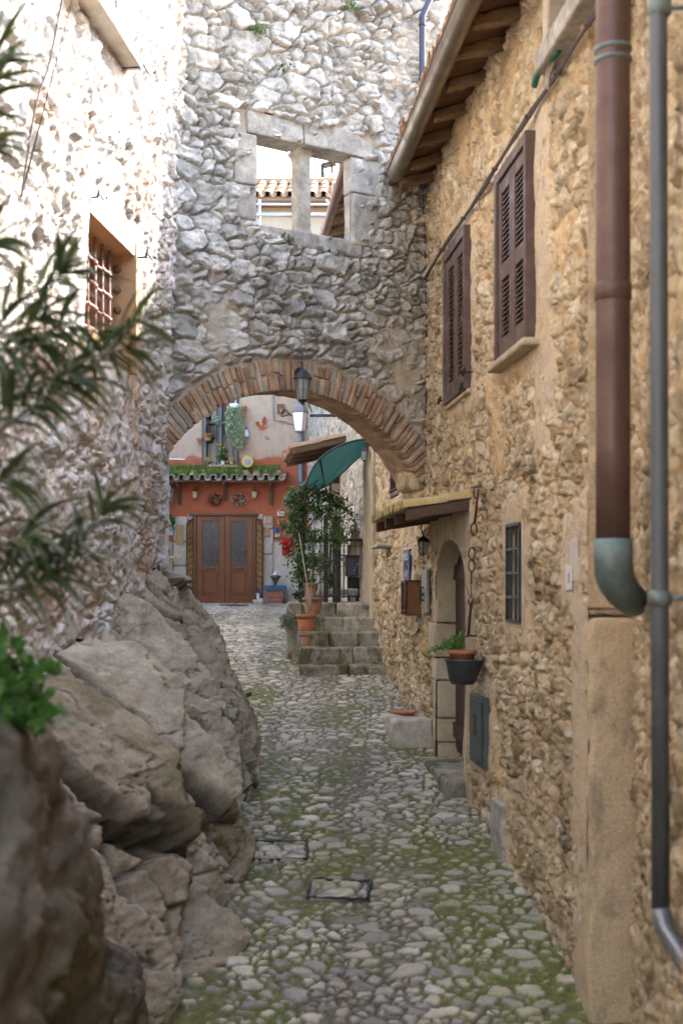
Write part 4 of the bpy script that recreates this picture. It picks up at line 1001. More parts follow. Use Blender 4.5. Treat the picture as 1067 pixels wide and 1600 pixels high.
# at the far left by the pink house
d5 = 28.6; c5 = Vector(wp(262, 771, d5)); l5 = lantern(c5, 24*d5/F_, 36*d5/F_, 'large dark lantern on the red plaster, half hidden by the left house corner', 6, rot=.2)
b = NP(); b.tube([wp(262, 752, d5), wp(262, 748, d5), wp(262, 748, 28.98)], .02, 6); b.build('bracket', M_LROOF, l5)

# ================================================================ things fixed to the right wall
# mailbox
M_MB = wood('varnished_mailbox_wood', (.30, .115, .035), (.20, .075, .03), 'z', .35, bump=.1); M_MBD = wood('mailbox_trim', (.14, .065, .035), (.09, .045, .03), 'z', .4, bump=.1)
uu0 = 12.72*KR; mz0, mz1 = -.245, .095; mb = thing('mailbox', FR.pt(uu0+.13, mz0, .06), 'varnished wooden mailbox hung on the wall between the blue tile and the arched door', 'mailbox')
b = NP(); b.box(FR, uu0+.012, uu0+.25, mz0+.01, mz1-.01, .045, .185); b.build('body', M_MB, mb, bevel=.004)
b = NP(); b.box(FR, uu0, uu0+.262, mz1-.01, mz1+.012, .04, .215); b.box(FR, uu0+.004, uu0+.258, mz0, mz0+.012, .04, .20); b.build('lid', M_MBD, mb, bevel=.005)
for u in (uu0+.02, uu0+.24):
    b = NP(); b.lathe([(.0, 0), (.018, 0), (.018, .03), (.012, .04), (.016, .05), (.014, .15), (.016, .27), (.012, .28), (.018, .29), (.018, .316), (0, .316)], FR.pt(u, mz0+.012, .20), 10); b.build('corner_post', M_MBD, mb, True)
# decorated blue tile panel
tu0, tu1 = uR(642), uR(632.5); tz0, tz1 = .115, .435
tp = thing('tile_panel', FR.pt((tu0+tu1)/2, tz0, .07), 'narrow blue painted ceramic panel with two dark figures on the wall above the mailbox', 'tile panel')
b = NP(); b.box(FR, tu0, tu1, tz0, tz1, .045, .075); b.build('frame', pmat('dark_blue_rim', (.03, .035, .07), (.02, .025, .05), 8, .4), tp)
b = NP(); b.box(FR, tu0+.03, tu1-.03, tz0+.02, tz1-.02, .076, .080); b.build('tile', pmat('blue_glaze', (.22, .30, .42), (.12, .17, .30), 14, .25, lo=.3, hi=.6, bump=0), tp)
b = NP()
for k in (0, 1):
    uc = tu0+(tu1-tu0)*(.32+.36*k); b.rbox(lambda a, q, c, uc=uc: FR.pts(uc+a, q, c), (0, (tz0+tz1)/2-.005, .083), (.045, .05, .004), .003, .03, .004, k, 20)
b.build('painted_figure', pmat('navy_glaze', (.012, .014, .035), None, 4, .3, bump=0), tp)
b = NP(); b.rbox(lambda a, q, c: FR.pts(a, q, c), ((tu0+tu1)/2+.05, .1, .02), (.38, .36, .028), .02, .06, .012, 4, 6, (1, .8, 0)); setp(rebase(b.build('plaster_slab', pmat('pale_plaster', (.60, .52, .42), (.50, .42, .33), 6, .9, bump=.4), None, True)), 'pale plaster slab on the wall behind the blue tile and mailbox', 'slab')
# intercom plate
iu0, iu1 = uR(668), uR(659.5)
ic = thing('intercom_plate', FR.pt(iu0+.1, -.2, .05), 'tall grey metal door plate with a handle between mailbox and arched doorway', 'door plate')
b = NP(); b.box(FR, iu0, iu1, -.21, .20, .04, .066); b.build('plate', pmat('weathered_zinc', (.34, .32, .28), (.24, .23, .20), 10, .6, .2, .2), ic, bevel=.004)
b = NP(); b.tube([FR.pt((iu0+iu1)/2, .03, .07), FR.pt((iu0+iu1)/2, .03, .10), FR.pt((iu0+iu1)/2, -.09, .10), FR.pt((iu0+iu1)/2, -.09, .07)], .012, 8); b.box(FR, (iu0+iu1)/2-.02, (iu0+iu1)/2+.03, -.05, -.02, .067, .085); b.build('handle', M_IRON, ic)
# small roof slate ledge to the left
stone('x', FR, 0, 1, 0, 1, 0, 1, 1, parent=None) if False else None
b = NP(); b.rbox(lambda a, q, c: FR.pts(a, q, c), (uR(603), zR(603, 854), .09), (.34, .016, .11), .01, .04, .012, 3, 9, (1, .3, 0)); setp(rebase(b.build('slate_ledge', M_BLOCK, None, True)), 'thin dark slate ledge sticking out of the wall left of the blue tile', 'ledge')
# iron chain decoration
ch = thing('iron_chain', FR.pt(uR(740), zR(740, 990), .08), 'old rusty iron pot chain with three rings hanging beside the arched door', 'chain')
def RP(px, py, n=.085): return ray(FR, px, py, n)
def ring(px, py, rad, tk, n=.09):
    c = np.array(RP(px, py, n)); th = np.linspace(0, 2*math.pi, 25)
    # rings hang turned half towards the street
    ax_ = (FR.U*.35+FR.N*.94); ax_ = np.array(ax_)/np.linalg.norm(ax_)
    sidev = FR.U*.75-FR.N*.66
    return [c+sidev*math.cos(a)*rad+np.array([0, 0, 1])*math.sin(a)*rad for a in th]
for nm, (px, py) in (('ring', (740, 827)), ('ring', (737, 865)), ('ring', (736.5, 884))):
    b = NP(); b.tube(ring(px, py, .047, 0), .0065, 7, cap=False); b.build(nm, M_RUST, ch, True)
b = NP(); b.tube([RP(747, 764), RP(745, 785), RP(741, 817)], .010, 7); b.tube([RP(741, 762), RP(740, 776), RP(744, 780)], .008, 6); b.tube([RP(736, 762), RP(751, 760)], .008, 6); b.build('hook_rod', M_RUST, ch, True)
b = NP(); b.tube([RP(736, 893), RP(736, 912)], .008, 6); b.tube([RP(736, 912), RP(735.5, 934)], .004, 5); b.tube([RP(728, 916), RP(731, 926), RP(734, 934)], .004, 5); b.build('link', M_RUST, ch, True)
b = NP(); b.tube([RP(735.5, 944), RP(734, 960), RP(731, 993), RP(724, 996)], [.010, .011, .012, .009], 7)
b.tube(smooth_path([RP(731, 944), RP(732, 936), RP(735, 946), RP(738, 936), RP(739, 944)]), .005, 6); b.tube(ring(735.4, 946, .02, 0), .006, 6, cap=False); b.build('rod', M_RUST, ch, True)
b = NP(); b.tube([RP(744, 994, .03), RP(731, 993, .12)], .007, 6); b.build('nail', M_RUST, ch)
# hanging zinc basin with terracotta trough and plant
M_ZINC = pmat('dark_zinc', (.085, .095, .10), (.05, .055, .055), 7, .45, .35, .2); M_TERRA = pmat('terracotta', (.46, .17, .075), (.36, .135, .07), 6, .7, bump=.15)
db = 9.75; bs_c = np.array(wp(724, 1046, db)); bb = thing('hanging_basin', (bs_c[0], bs_c[1], bs_c[2]-.11), 'dark zinc basin fixed to the wall under the rusty chain', 'basin')
b = NP(); X_, Y_, Z_ = FR.N*-1., FR.U*1., np.array([.06, 0, 1.])
prof = [(0, -.115), (.085, -.11), (.105, -.08), (.14, .06), (.158, .072), (.158, .082), (.132, .078), (.095, -.07), (0, -.09)]
b.lathe(prof, bs_c, 28, ax=(X_, Y_, Z_), sy=1.25); b.build('bowl', M_ZINC, bb, True)
b = NP(); b.tube([bs_c+X_*.12+np.array([0, 0, .06]), bs_c+X_*.20+np.array([0, 0, .06])], .012, 6); b.build('wall_hook', M_RUST, bb)
tr_c = bs_c+np.array([-.012, -.02, .105])
pt = thing('flower_pot', (tr_c[0], tr_c[1], tr_c[2]-.03), 'orange terracotta trough standing tilted in the dark zinc basin', 'pot')
b = NP(); b.lathe([(0, -.07), (.075, -.07), (.100, .012), (.108, .014), (.110, .045), (.098, .045), (.090, .02), (0, .018)], tr_c, 24, ax=(X_, Y_, np.array([.10, 0, 1.])), sy=1.2); b.build('pot_wall', M_TERRA, pt, True)
M_SOIL = pmat('soil', (.05, .035, .022), (.03, .02, .015), 30, .95, bump=.6)
b = NP(); b.lathe([(0, .030), (.092, .026)], tr_c, 18, ax=(X_, Y_, np.array([.10, 0, 1.])), sy=1.2); b.build('soil', M_SOIL, pt, True)
# meter box
M_METER = pmat('meter_box_paint', (.085, .105, .10), (.06, .07, .065), 6, .6, .1, .2)
mx0, mx1 = uR(762), uR(739); mt = thing('meter_box', FR.pt((mx0+mx1)/2, -1.33, .05), 'dark grey-green metal meter box low on the wall, right of the door', 'meter box')
b = NP(); zt_, zb_ = -.80, -1.33
b.box(FR, mx0, mx1, zb_, zt_, .0, .085); b.build('frame', M_METER, mt, bevel=.006)
b = NP(); b.box(FR, mx0+.06, mx1-.06, zb_+.04, zt_-.03, .086, .098); lid = b.build('door', M_METER, mt, bevel=.005)
b = NP(); b.box(FR, mx0+.24, mx0+.32, -1.10, -.94, .0985, .103); b.build('rust_patch', M_RUST, lid); 
setp(rebase(stone('stone_slab', FR, uR(785), uR(768), -1.93, -1.51, -.02, .066, 90, M_BLOCK, None, amp=.006, g=.3)), 'plain grey stone slab let into the foot of the wall, right of the meter box', 'slab')
# paper notices near the corner
M_PAPER = pmat('paper_notice', (.66, .62, .58), (.58, .53, .50), 20, .8, bump=0)
b = NP(); b.rbox(lambda a, q, c: FR.pts(a, q, c), ((uR(897)+uR(887.5))/2, .073, .072), ((uR(887.5)-uR(897))/2, .07, .004), .003, .03, .002, 1, 9)
pn = b.build('paper_notice', M_PAPER, None, True)
b = NP(); b.box(FR, (uR(897)+uR(887.5))/2-.028, (uR(897)+uR(887.5))/2-.012, .055, .10, .0775, .079); b.box(FR, (uR(897)+uR(887.5))/2-.035, (uR(897)+uR(887.5))/2-.005, .045, .053, .0775, .079)
rebase(pn); setp(pn, 'small bright paper notice with a dark mark on the wall near the corner', 'notice'); mk = b.build('printed_mark', pmat('ink', (.25, .2, .22), None, 4, .8, bump=0), pn)
b = NP(); b.rbox(lambda a, q, c: FR.pts(a, q, c), ((uR(904)+uR(893))/2, .17, .062), ((uR(893)-uR(904))/2, .12, .004), .003, .03, .002, 2, 9)
setp(rebase(b.build('paper_notice', pmat('faded_paper', (.54, .46, .42), (.48, .39, .35), 9, .85, bump=0), None, True)), 'faded larger notice just above and behind the small bright one', 'notice')
# stone block
d6 = 12.45
bl = thing('stone_block', wp(634, 1160, 12.4), 'squared pale stone block standing against the wall at the foot of the doorway', 'stone block')
b = NP(); b.rbox(lambda a, q, c: FR.pts(d6+.1+a, q, c), (0, -1.385, .205), (.36, .16, .20), .045, .022, .030, 15, 5, (1, .8, 0)); b.build('block', stone_mat('pale_block', [(0, (.46, .40, .32)), (1, (.56, .50, .42))], (.4, .36, .3), (.3, .27, .22), contrast=.35, bump=.9, stain=((.30, .23, .13), 4, .53, .7)), bl, True)
b = NP(); b.lathe([(0, 0), (.10, 0), (.13, .03), (.12, .03), (.09, .01), (0, .01)], FR.pt(d6+.33, -1.225, .22), 18); setp(rebase(b.build('saucer', M_TERRA, None, True)), 'terracotta saucer lying on the rear of the pale stone block', 'saucer')
# ================================================================ steps, landing, railing
M_LAND = M_STEP
ss = thing('stone_steps', (0, 15.7, -1.1), 'five worn mossy stone steps climbing to a landing at the right side of the alley', 'steps')
sy = [15.62, 15.94, 16.26, 16.58, 16.9]; sz = [-.913, -.708, -.527, -.347, -.165]; sxl = [-.525, -.53, -.565, -.57, -.60]
rs_ = random.Random(4)
for k in range(5):
    z0 = -1.3 if k == 0 else sz[k-1]-.06; xr = 2-.0958*sy[k]+.08; xl = sxl[k]
    cuts = [xl]+sorted([xl+(xr-xl)*c for c in ([.55] if k in (0, 3) else [.38, .72] if k == 2 else [.5] if k == 4 else [.62])])+[xr]
    for a, c in zip(cuts[:-1], cuts[1:]):
        b = NP(); y1 = sy[k]+(.5 if k < 4 else .45)
        b.rbox(idm, ((a+c)/2, (sy[k]+y1)/2+rs_.uniform(0, .015), (z0+sz[k])/2), ((c-a)/2-.002, (y1-sy[k])/2, (sz[k]-z0)/2), .028, .03, .016, k*5+int(a*10), 7, (1, rs_.random(), 0))
        b.build('step', M_STEP, ss, True)
b = NP()
nx_, ny_ = 40, 90
X_, Y_ = np.meshgrid(np.linspace(-.66, .55, nx_), np.linspace(17.3, 24.4, ny_), indexing='ij'); X_ = X_+(Y_-17.3)*-.02
b.add(np.stack([X_, Y_, -.165+(fbm2(X_*3, Y_*3, 4, 4)-.5)*.02], -1), grid_quads(nx_, ny_), np.stack([X_*0+1, fbm2(X_*5, Y_*5, 4, 3), X_*0], -1))
b.build('landing', M_STEP, ss, True)
b = NP(); b.rbox(idm, (-.62, 20.6, -.7), (.10, 3.75, .545), .03, .07, .02, 9, 5, (1, .4, 0)); b.build('retaining_wall', M_STEP, ss, True)
rl = thing('railing', (0, 17.9, -.16), 'black iron railing with wire mesh panels fencing the landing above the steps', 'railing')
yr = 17.9
def RW(px, py, y=yr): return wp(px, py, y)
b = NP(); b.tube([RW(470, 845), RW(567, 843.5)], .020, 8); b.build('handrail', M_IRON, rl)
b = NP(); b.tube([RW(478, 932), RW(567, 932)], .010, 6); b.build('bottom_rail', M_IRON, rl)
for px in (489, 500.5, 512.5, 537): b = NP(); b.tube([RW(px, 845), RW(px, 934)], .0085, 6); b.build('baluster', M_IRON, rl)
for (px, t_, b_) in ((471, 842, 940), (567, 844, 938)): b = NP(); b.box(Fr((0, yr, 0), (1, 0, 0), (0, 0, 1), (0, -1, 0)), (px-CX)/F_*yr-.03, (px-CX)/F_*yr+.03, zr_ if False else (HY-b_)*yr/F_, (HY-t_)*yr/F_, -.03, .03); b.build('post', M_IRON, rl)
b = NP()
yv = 18.3
for py in (812, 831, 853, 872, 885, 898): b.tube([wp(480, py, yv), wp(568, py, yv)], .004, 4)
for px in (491, 503, 515, 529, 543, 555, 562): b.tube([wp(px, 778, yv), wp(px, 930, yv)], .004, 4)
b.build('wire_mesh', M_IRON, rl)
for px, w_ in ((526, 13), (509, 7)):
    b = NP(); x0 = (px-CX)/F_*yv; b.box(W0, x0-w_*.0046, x0+w_*.0046, -.17, 1.05, -yv-.03, -yv+.03); b.build('timber_post', pmat('dark_post', (.06, .055, .055), (.035, .03, .03), 6, .7, bump=.2), rl)
# black box above a grated hatch in the niche
bx_ = thing('storage_box', wp(552, 925, 19.2), 'dark grey metal box standing on a low grated hatch behind the railing', 'box')
x0, x1 = [(p-CX)/F_*19.2 for p in (539, 561)]
b = NP(); b.box(W0, x0, x1, (HY-900)*19.2/F_, (HY-869)*19.2/F_, -19.5, -19.2); b.build('body', pmat('charcoal_box', (.055, .06, .075), (.04, .042, .05), 5, .55, bump=.1), bx_, bevel=.01)
b = NP(); b.box(W0, x0-.012, x1+.012, (HY-869)*19.2/F_, (HY-867)*19.2/F_, -19.51, -19.18); b.build('lid', M_IRON, bx_)
b = NP(); b.tube([(x0+.13, 19.19, (HY-893)*19.2/F_), (x1-.01, 19.19, (HY-880)*19.2/F_)], .008, 5); b.build('strut', pmat('steel_strut', (.3, .3, .3), None, 5, .4, .6), bx_)
b = NP(); x0 += .045
for k in range(5): xx = x0+(x1-x0)*k/4; b.tube([(xx, 19.25, -.155), (xx, 19.25, (HY-902)*19.2/F_)], .009, 5)
b.tube([(x0, 19.25, (HY-902)*19.2/F_), (x1, 19.25, (HY-902)*19.2/F_)], .012, 5); b.tube([(x0, 19.25, -.14), (x1, 19.25, -.14)], .012, 5); b.build('grating', M_IRON, bx_)
b = NP(); b.box(W0, x0, x1, -.16, (HY-903)*19.2/F_, -19.5, -19.35); b.build('hatch', M_PLASTER_D, bx_)
# stone bench behind the railing
b = NP(); b.rbox(idm, (-.10, 19.0, -.02), (.34, .16, .045), .02, .04, .01, 3, 7, (1, .2, 0)); bn = b.build('seat', M_BLOCK, None, True)
root = thing('stone_bench', (-.10, 19.0, -.16), 'low dark stone bench slab standing behind the iron railing', 'bench'); put_under(bn, root)
for s in (-1, 1): b = NP(); b.rbox(idm, (-.10+s*.27, 19.0, -.12), (.04, .12, .06), .01, .04, .006, 3, 7, (1, .2, 0)); b.build('leg', M_BLOCK, root, True)

# ================================================================ pots
def pot(c, r, h, label, mat=None, rim=None, group=None, soil=True, taper=.68, name='flower_pot', cat='pot', seg=22, square=False):
    x, y, z = c; mat = mat or M_TERRA
    p = thing(name, c, label, cat, group)
    sg = 4 if square else seg; ro = math.pi/4 if square else 0; k = 1.30 if square else 1
    b = NP(); b.lathe([(0, .0), (r*taper*k, 0), (r*taper*k, .01), (r*.90*k, h*.80), (r*.88*k, h*.80)], c, sg, rot=ro); b.build('pot_wall', mat, p, not square)
    b = NP(); b.lathe([(r*.90*k, h*.80), (r*1.0*k, h*.80), (r*1.02*k, h*.99), (r*.98*k, h), (r*.88*k, h), (r*.86*k, h*.86)], c, sg, rot=ro); b.build('rim', rim or mat, p, not square)
    if soil: b = NP(); b.lathe([(r*.88*k, h*.88), (0, h*.90)], c, sg, rot=ro); b.build('soil', M_SOIL, p)
    return p
def at(px, py, d): return wp(px, py, d)
M_TERRA2 = pmat('weathered_terracotta', (.36, .16, .09), (.28, .17, .11), 7, .8, bump=.3)
pot(at(478.5, 986, 16.05), .128, .21, 'bright terracotta pot with a bare stem on the third step', taper=.72)
pot(at(479, 1008.5, 15.75), .075, .145, 'smallest rust-brown pot at the left end of the second step', M_TERRA2)
pot(at(489, 960, 16.45), .135, .22, 'large faded terracotta pot behind the bright one on the fourth step', M_TERRA2)
pot(at(484.5, 935, 17.3), .105, .21, 'dark terracotta pot at the railing corner holding the climber', M_TERRA2)
# big planter by the door
M_PL = pmat('weathered_pink_planter', (.36, .16, .12), (.26, .12, .10), 5, .8, bump=.3); M_BLUE = pmat('blue_rim_paint', (.03, .12, .26), (.025, .09, .19), 6, .55)
yb = 28.6; pc = wp(430, 946, yb)
pb = thing('planter', pc, 'large square pinkish planter with a blue rim beside the double door', 'planter')
b = NP(); hh = 24*yb/F_
b.lathe([(0, 0), (.24, 0), (.245, .08), (.235, .09), (.255, .10), (.26, .17), (.25, .18), (.275, .19), (.29, hh), (0, hh)], pc, 4, rot=math.pi/4); b.build('body', M_PL, pb)
b = NP(); b.lathe([(.28, hh), (.345, hh), (.35, hh+.10), (.30, hh+.105), (.28, hh+.02)], pc, 4, rot=math.pi/4); b.build('rim', M_BLUE, pb)
b = NP(); b.lathe([(.30, hh+.06), (0, hh+.07)], pc, 4, rot=math.pi/4); b.build('soil', pmat('straw', (.45, .34, .2), (.3, .22, .13), 20, .9, bump=.5), pb)
uc = (pc[0]+.01, yb, pc[2]+hh+.07)
un = thing('urn', uc, 'small dark metal urn with a pale lid standing in the blue-rimmed planter', 'urn')
b = NP(); b.lathe([(0, 0), (.05, 0), (.03, .04), (.035, .10), (.10, .20), (.125, .24), (.07, .26), (0, .265)], uc, 14); b.build('bowl', pmat('pewter', (.14, .12, .11), (.08, .07, .065), 8, .5, .3), un, True)
b = NP(); b.lathe([(.06, .262), (.07, .28), (.03, .32), (.015, .36), (0, .37)], uc, 12); b.build('lid', M_LWHITE, un, True)

# ================================================================ parts of the pink house
M_DOOR = wood('varnished_door', (.26, .085, .026), (.15, .05, .018), 'z', .38, bump=.1); M_DOOR2 = wood('varnished_door_dark', (.17, .065, .028), (.12, .045, .02), 'z', .4, bump=.1)
dx0, dx1, dzt, dzb = xB(303), xB(400.5), zB(806), zB(944)
FBd = Fr((0, 28.98, 0), (1, 0, 0), (0, 0, 1), (0, -1, 0))
b = NP()
b.box(FBd, dx0, dx0+.07, dzb, dzt, -.05, .05); b.box(FBd, dx1-.07, dx1, dzb, dzt, -.05, .05); b.box(FBd, dx0-.10, dx1+.06, dzt, dzt+.055, -.05, .10)
b.build('door_frame', M_DOOR2, house_p, bevel=.006)
wl = (dx1-dx0-.14)/2
M_LATT = pmat('lattice_grey', (.26, .24, .24), (.2, .18, .18), 8, .6)
for k in (0, 1):
    a0 = dx0+.07+k*wl+.004; a1 = a0+wl-.008; stl = .125
    b = NP(); b.box(FBd, a0, a0+stl, dzb+.01, dzt-.005, -.02, .03); b.box(FBd, a1-stl, a1, dzb+.01, dzt-.005, -.02, .03)
    gz0, gz1 = zB(884), zB(814.5)
    b.box(FBd, a0+stl, a1-stl, gz1, dzt-.005, -.018, .028); b.box(FBd, a0+stl, a1-stl, zB(893), gz0, -.018, .028); b.box(FBd, a0+stl, a1-stl, dzb+.01, zB(930), -.018, .028)
    leaf = b.build('door_leaf', M_DOOR, house_p, bevel=.006)
    b = NP(); b.box(FBd, a0+stl, a1-stl, zB(930), zB(893), -.01, .006); b.box(FBd, a0+stl+.05, a1-stl-.05, zB(926.5), zB(897), .007, .022); b.build('panel', M_DOOR, leaf, bevel=.008)
    b = NP(); b.box(FBd, a0+stl, a1-stl, gz0, gz1, -.012, -.004); b.build('pane', pmat('door_glass', (.07, .06, .058), (.045, .04, .04), 3, .2, bump=0), leaf)
    b = NP(); L_, H_ = a1-a0-2*stl, gz1-gz0; x0_, n_d = a0+stl, 0
    for s in (1, -1):
        for j in range(-8, 20):
            c_ = j*.125; pts = []
            # clip diagonal x - s*z = const to the pane
            for tt in np.linspace(0, 1, 60):
                zz_ = tt*H_; xx_ = c_-.9+.62*(zz_ if s > 0 else H_-zz_)
                if 0 <= xx_ <= L_: pts.append((xx_, zz_))
            if len(pts) > 2: b.tube([FBd.pt(x0_+pts[0][0], gz0+pts[0][1], .004), FBd.pt(x0_+pts[-1][0], gz0+pts[-1][1], .004)], .0058, 4)
    b.build('lattice', M_LATT, leaf)
    b = NP(); zc = zB(889); b.tube([FBd.pt((a0+a1)/2-.10, zc, .03), FBd.pt((a0+a1)/2-.08, zc, .06), FBd.pt((a0+a1)/2+.08, zc, .06), FBd.pt((a0+a1)/2+.10, zc, .03)], .010, 6); b.build('handle', M_IRON, leaf)
# splayed slatted side panels
M_SLAT = wood('ochre_slat', (.36, .22, .085), (.25, .15, .06), 'x', .6, bump=.1)
for s in (0, 1):
    xi, xo = (dx0, xB(293)) if s == 0 else (dx1, xB(411)); sg_ = -1 if s == 0 else 1
    zt_i, zt_o = zB(809), zB(819); b = NP()
    def PP(f, z, n): return FBd.pt(xi+(xo-xi)*f, z, n+.16*f)
    ed = []
    for (f0, f1) in ((0, .10), (.88, 1.)):
        V = [PP(f, z, n) for f in (f0, f1) for z in (dzb+.02, zt_i+(zt_o-zt_i)*(f0+f1)/2) for n in (-.01, .035)]; b.hexa(V if sg_ > 0 else [V[i] for i in (4, 5, 6, 7, 0, 1, 2, 3)])
    V = [PP(f, z0_+(zt_o-zt_i)*f, n) for f in (0, 1) for z0_ in (zt_i-.05, zt_i) for n in (-.01, .036)]; b.hexa(V if sg_ > 0 else [V[i] for i in (4, 5, 6, 7, 0, 1, 2, 3)])
    pnl = b.build('side_panel', M_DOOR2, house_p)
    b = NP(); z = dzb+.02
    while z < zt_o-.05:
        V = [PP(f, min(z+q+(-.10 if 1 else 0)*(f-.5)*(1)+.04, zt_i-.05*1+(zt_o-zt_i)*f), n) for f in (.1, .88) for q in (0, .125) for n in (-.004, .018)]
        b.hexa(V if sg_ > 0 else [V[i] for i in (4, 5, 6, 7, 0, 1, 2, 3)]); z += .145
    b.build('slat', M_SLAT, pnl)
# stone surround and sill strip
M_SURR = stone_mat('pale_door_surround', [(0, (.52, .46, .38)), (1, (.60, .54, .46))], (.5, .44, .36), (.4, .35, .28), contrast=.25, bump=.5, stain=((.42, .32, .22), 3, .58, .5))
def blk(name, px0, px1, py0, py1, n, parent, mat, seed, g=.5, amp=.012, label=None):
    return stone(name, FBd, xB(px0), xB(px1), zB(py1), zB(py0), -.06, n, seed, mat, parent, r=.02, amp=amp, res=.08, g=g, label=label)
for j, (a, c) in enumerate(((807, 846), (847, 884), (885, 945))): blk('surround_stone', 272, 293.5, a, c, .05, house_p, M_SURR, j+1, .3+.2*j)
for j, (a, c) in enumerate(((807, 826), (827, 866), (867, 945))): blk('surround_stone', 411.5, 427, a, c, .05, house_p, M_SURR, j+5, .3+.25*j)
blk('surround_stone', 257, 271, 846, 946, .04, house_p, pmat('grey_plaster', (.40, .36, .30), (.33, .30, .25), 3, .9), 9)
for k, a in enumerate((293.5, 402)): blk('surround_stone', a, a+9, 803, 812, .03, house_p, M_SURR, 12+k)
blk('doorstep', 298, 404, 942.5, 949, .30, house_p, M_BLOCK, 14)
# lower right white plaster wall is paint on the wall itself; tiled canopy over the door
hood = bpy.data.objects.new('door_canopy', None); COL.objects.link(hood); hood.empty_display_size = .1; put_under(hood, house_p); hood.location = Vector((xB(352), 28.8, zB(748)))-house_p.location
b = NP(); ca0, ca1 = xB(256), xB(447)
fzc = lambda n: zB(743, 28.45)+.12-.36*n
coppi_row(b, FBd, ca0, ca1, lambda n: fzc(n)-.05, .55, -.05, pitch=.235, r=.095, courses=2, seed=21)
M_TILE3 = stone_mat('pale_roof_tile', [(0, (.40, .30, .20)), (.5, (.52, .42, .30)), (1, (.56, .48, .38))], (.3, .2, .1), (.2, .15, .1), contrast=.3, stain=((.22, .19, .13), 6, .56, .6))
b.build('roof_tile', M_TILE3, hood, True)
b = NP(); b.hexa([FBd.pt(u, fzc(n)-.03+t, n) for u in (ca0+.03, ca1-.03) for n in (0, .50) for t in (-.05, -.01)][::1]); b.build('board', M_BEAM2, hood)
for px in (281.5, 352, 424):
    b = NP(); x_ = xB(px); lo_ = zB(788) if px != 352 else zB(782)
    b.box(FBd, x_-.035, x_+.035, lo_, fzc(.03)-.1, .0, .07); b.hexa([FBd.pt(x_+u, fzc(n)-.09-t, n) for u in (-.03, .03) for n in (.07, .46) for t in (.07, 0)]); b.build('canopy_bracket', M_BEAM2, hood)
# upper window
M_WGREY = pmat('grey_window_frame', (.14, .145, .16), (.10, .10, .115), 5, .5, bump=.1)
b = NP(); u0, u1, v0, v1 = FW
for a, c in ((u0, u0+.07), (u1-.07, u1)): b.box(FBd, a, c, v0, v1, -.12, .04)
b.box(FBd, u0+.07, u1-.07, v0, v0+.06, -.12, .038); b.box(FBd, (u0+u1)/2-.04, (u0+u1)/2+.03, v0+.06, v1, -.12, .01)
b.box(FBd, u0+.07, u1-.07, zB(662), zB(659), -.12, .02)
wfp = b.build('window_frame', M_WGREY, house_p)
b = NP(); b.box(FBd, u0, u1, v0, v1, -.24, -.16); b.build('pane', M_GLASS, wfp)
b = NP()
for k in range(3):
    for (za, zc_) in ((v0+.75, v1),):
        x_ = u0+.32+k*.12; b.box(FBd, x_, x_+.09, za, zc_, -.155, -.13)
b.build('curtain', pmat('brown_curtain', (.22, .13, .10), (.15, .09, .07), 4, .8), wfp)
b = NP()
for k in range(4): x_ = u0+.12+k*(u1-u0-.24)/3; b.tube([FBd.pt(x_, v0, .045), FBd.pt(x_, v1, .045)], .009, 5)
b.build('window_bar', M_IRON, wfp)
blk('window_sill', 324, 371, 727, 731, .10, house_p, pmat('brick_sill', (.46, .24, .15), (.55, .42, .32), 18, .85, lo=.45, hi=.55), 20)
# upper storey roof seen through the stone window
b = NP(); ez = 8.75
M_LITTILE = stone_mat('sunlit_tile', [(0, (.50, .30, .17)), (.5, (.58, .36, .22)), (1, (.60, .46, .34))], (.3, .2, .1), (.2, .15, .1), contrast=.25)
coppi_row(b, FB, -4.9, .9, lambda n: ez-.42*(n-.5), .5, -2.2, pitch=.25, r=.10, courses=3, seed=30); rp = b.build('roof', M_LITTILE, house_p, True)
b = NP(); b.box(FB, -5, 1, ez+.42*2.7+.04, ez+.42*2.7+.16, -2.35, -2.15); b.build('ridge', M_TILE, rp)
b = NP(); b.box(FB, -5, 1, ez-.10, ez-.04, .0, .42); b.tube([FB.pt(-5, ez-.08, .52), FB.pt(1, ez-.08, .52)], .045, 10); b.build('gutter', pmat('copper_gutter', (.25, .12, .07), (.18, .09, .06), 4, .5), rp)
b = NP(); b.box(FB, -5.1, 6.4, 4.9, 8.7, .06, .09); b.build('upper_plaster', M_CREAM, house_p)
for q in ((-5.2, -5.0, -6, -.4), (6.2, 6.4, -6, -.4), (-5.0, 6.2, -6, -5.8)): b = NP(); b.box(FB, q[0], q[1], -.6, 8.8, q[2], q[3]); b.build('rear_wall', M_CREAM, house_p)  # unseen shell of the pink house, added to stop sun leaking into the alley
b = NP(); b.box(FB, .8, 6.4, -.6, 4.88, -.2, .02); b.build('unseen_side_wall', M_CREAM, house_p)
b = NP(); b.hexa([FB.pt(u, 8.73-.42*(n-.5)+t, n) if n > -2.5 else FB.pt(u, 8.8+t, n) for u in (-5, 6.4) for n in (.4, -2.3) for t in (-.02, .03)]); b.box(FB, -5, 6.4, 8.82, 8.9, -6, -2.3); b.build('unseen_roof_deck', M_TILE, house_p)
ck = thing('chimney_cowl', FB.pt(xB(512), 10.35, -2.4), 'dark chimney cowl above the far sunlit roof, framed by the stone window', 'chimney')
b = NP(); cx_ = -.33; b.box(FB, cx_-.10, cx_+.14, 9.9, 10.22, -2.6, -2.3); b.build('stack', M_CREAM, ck)
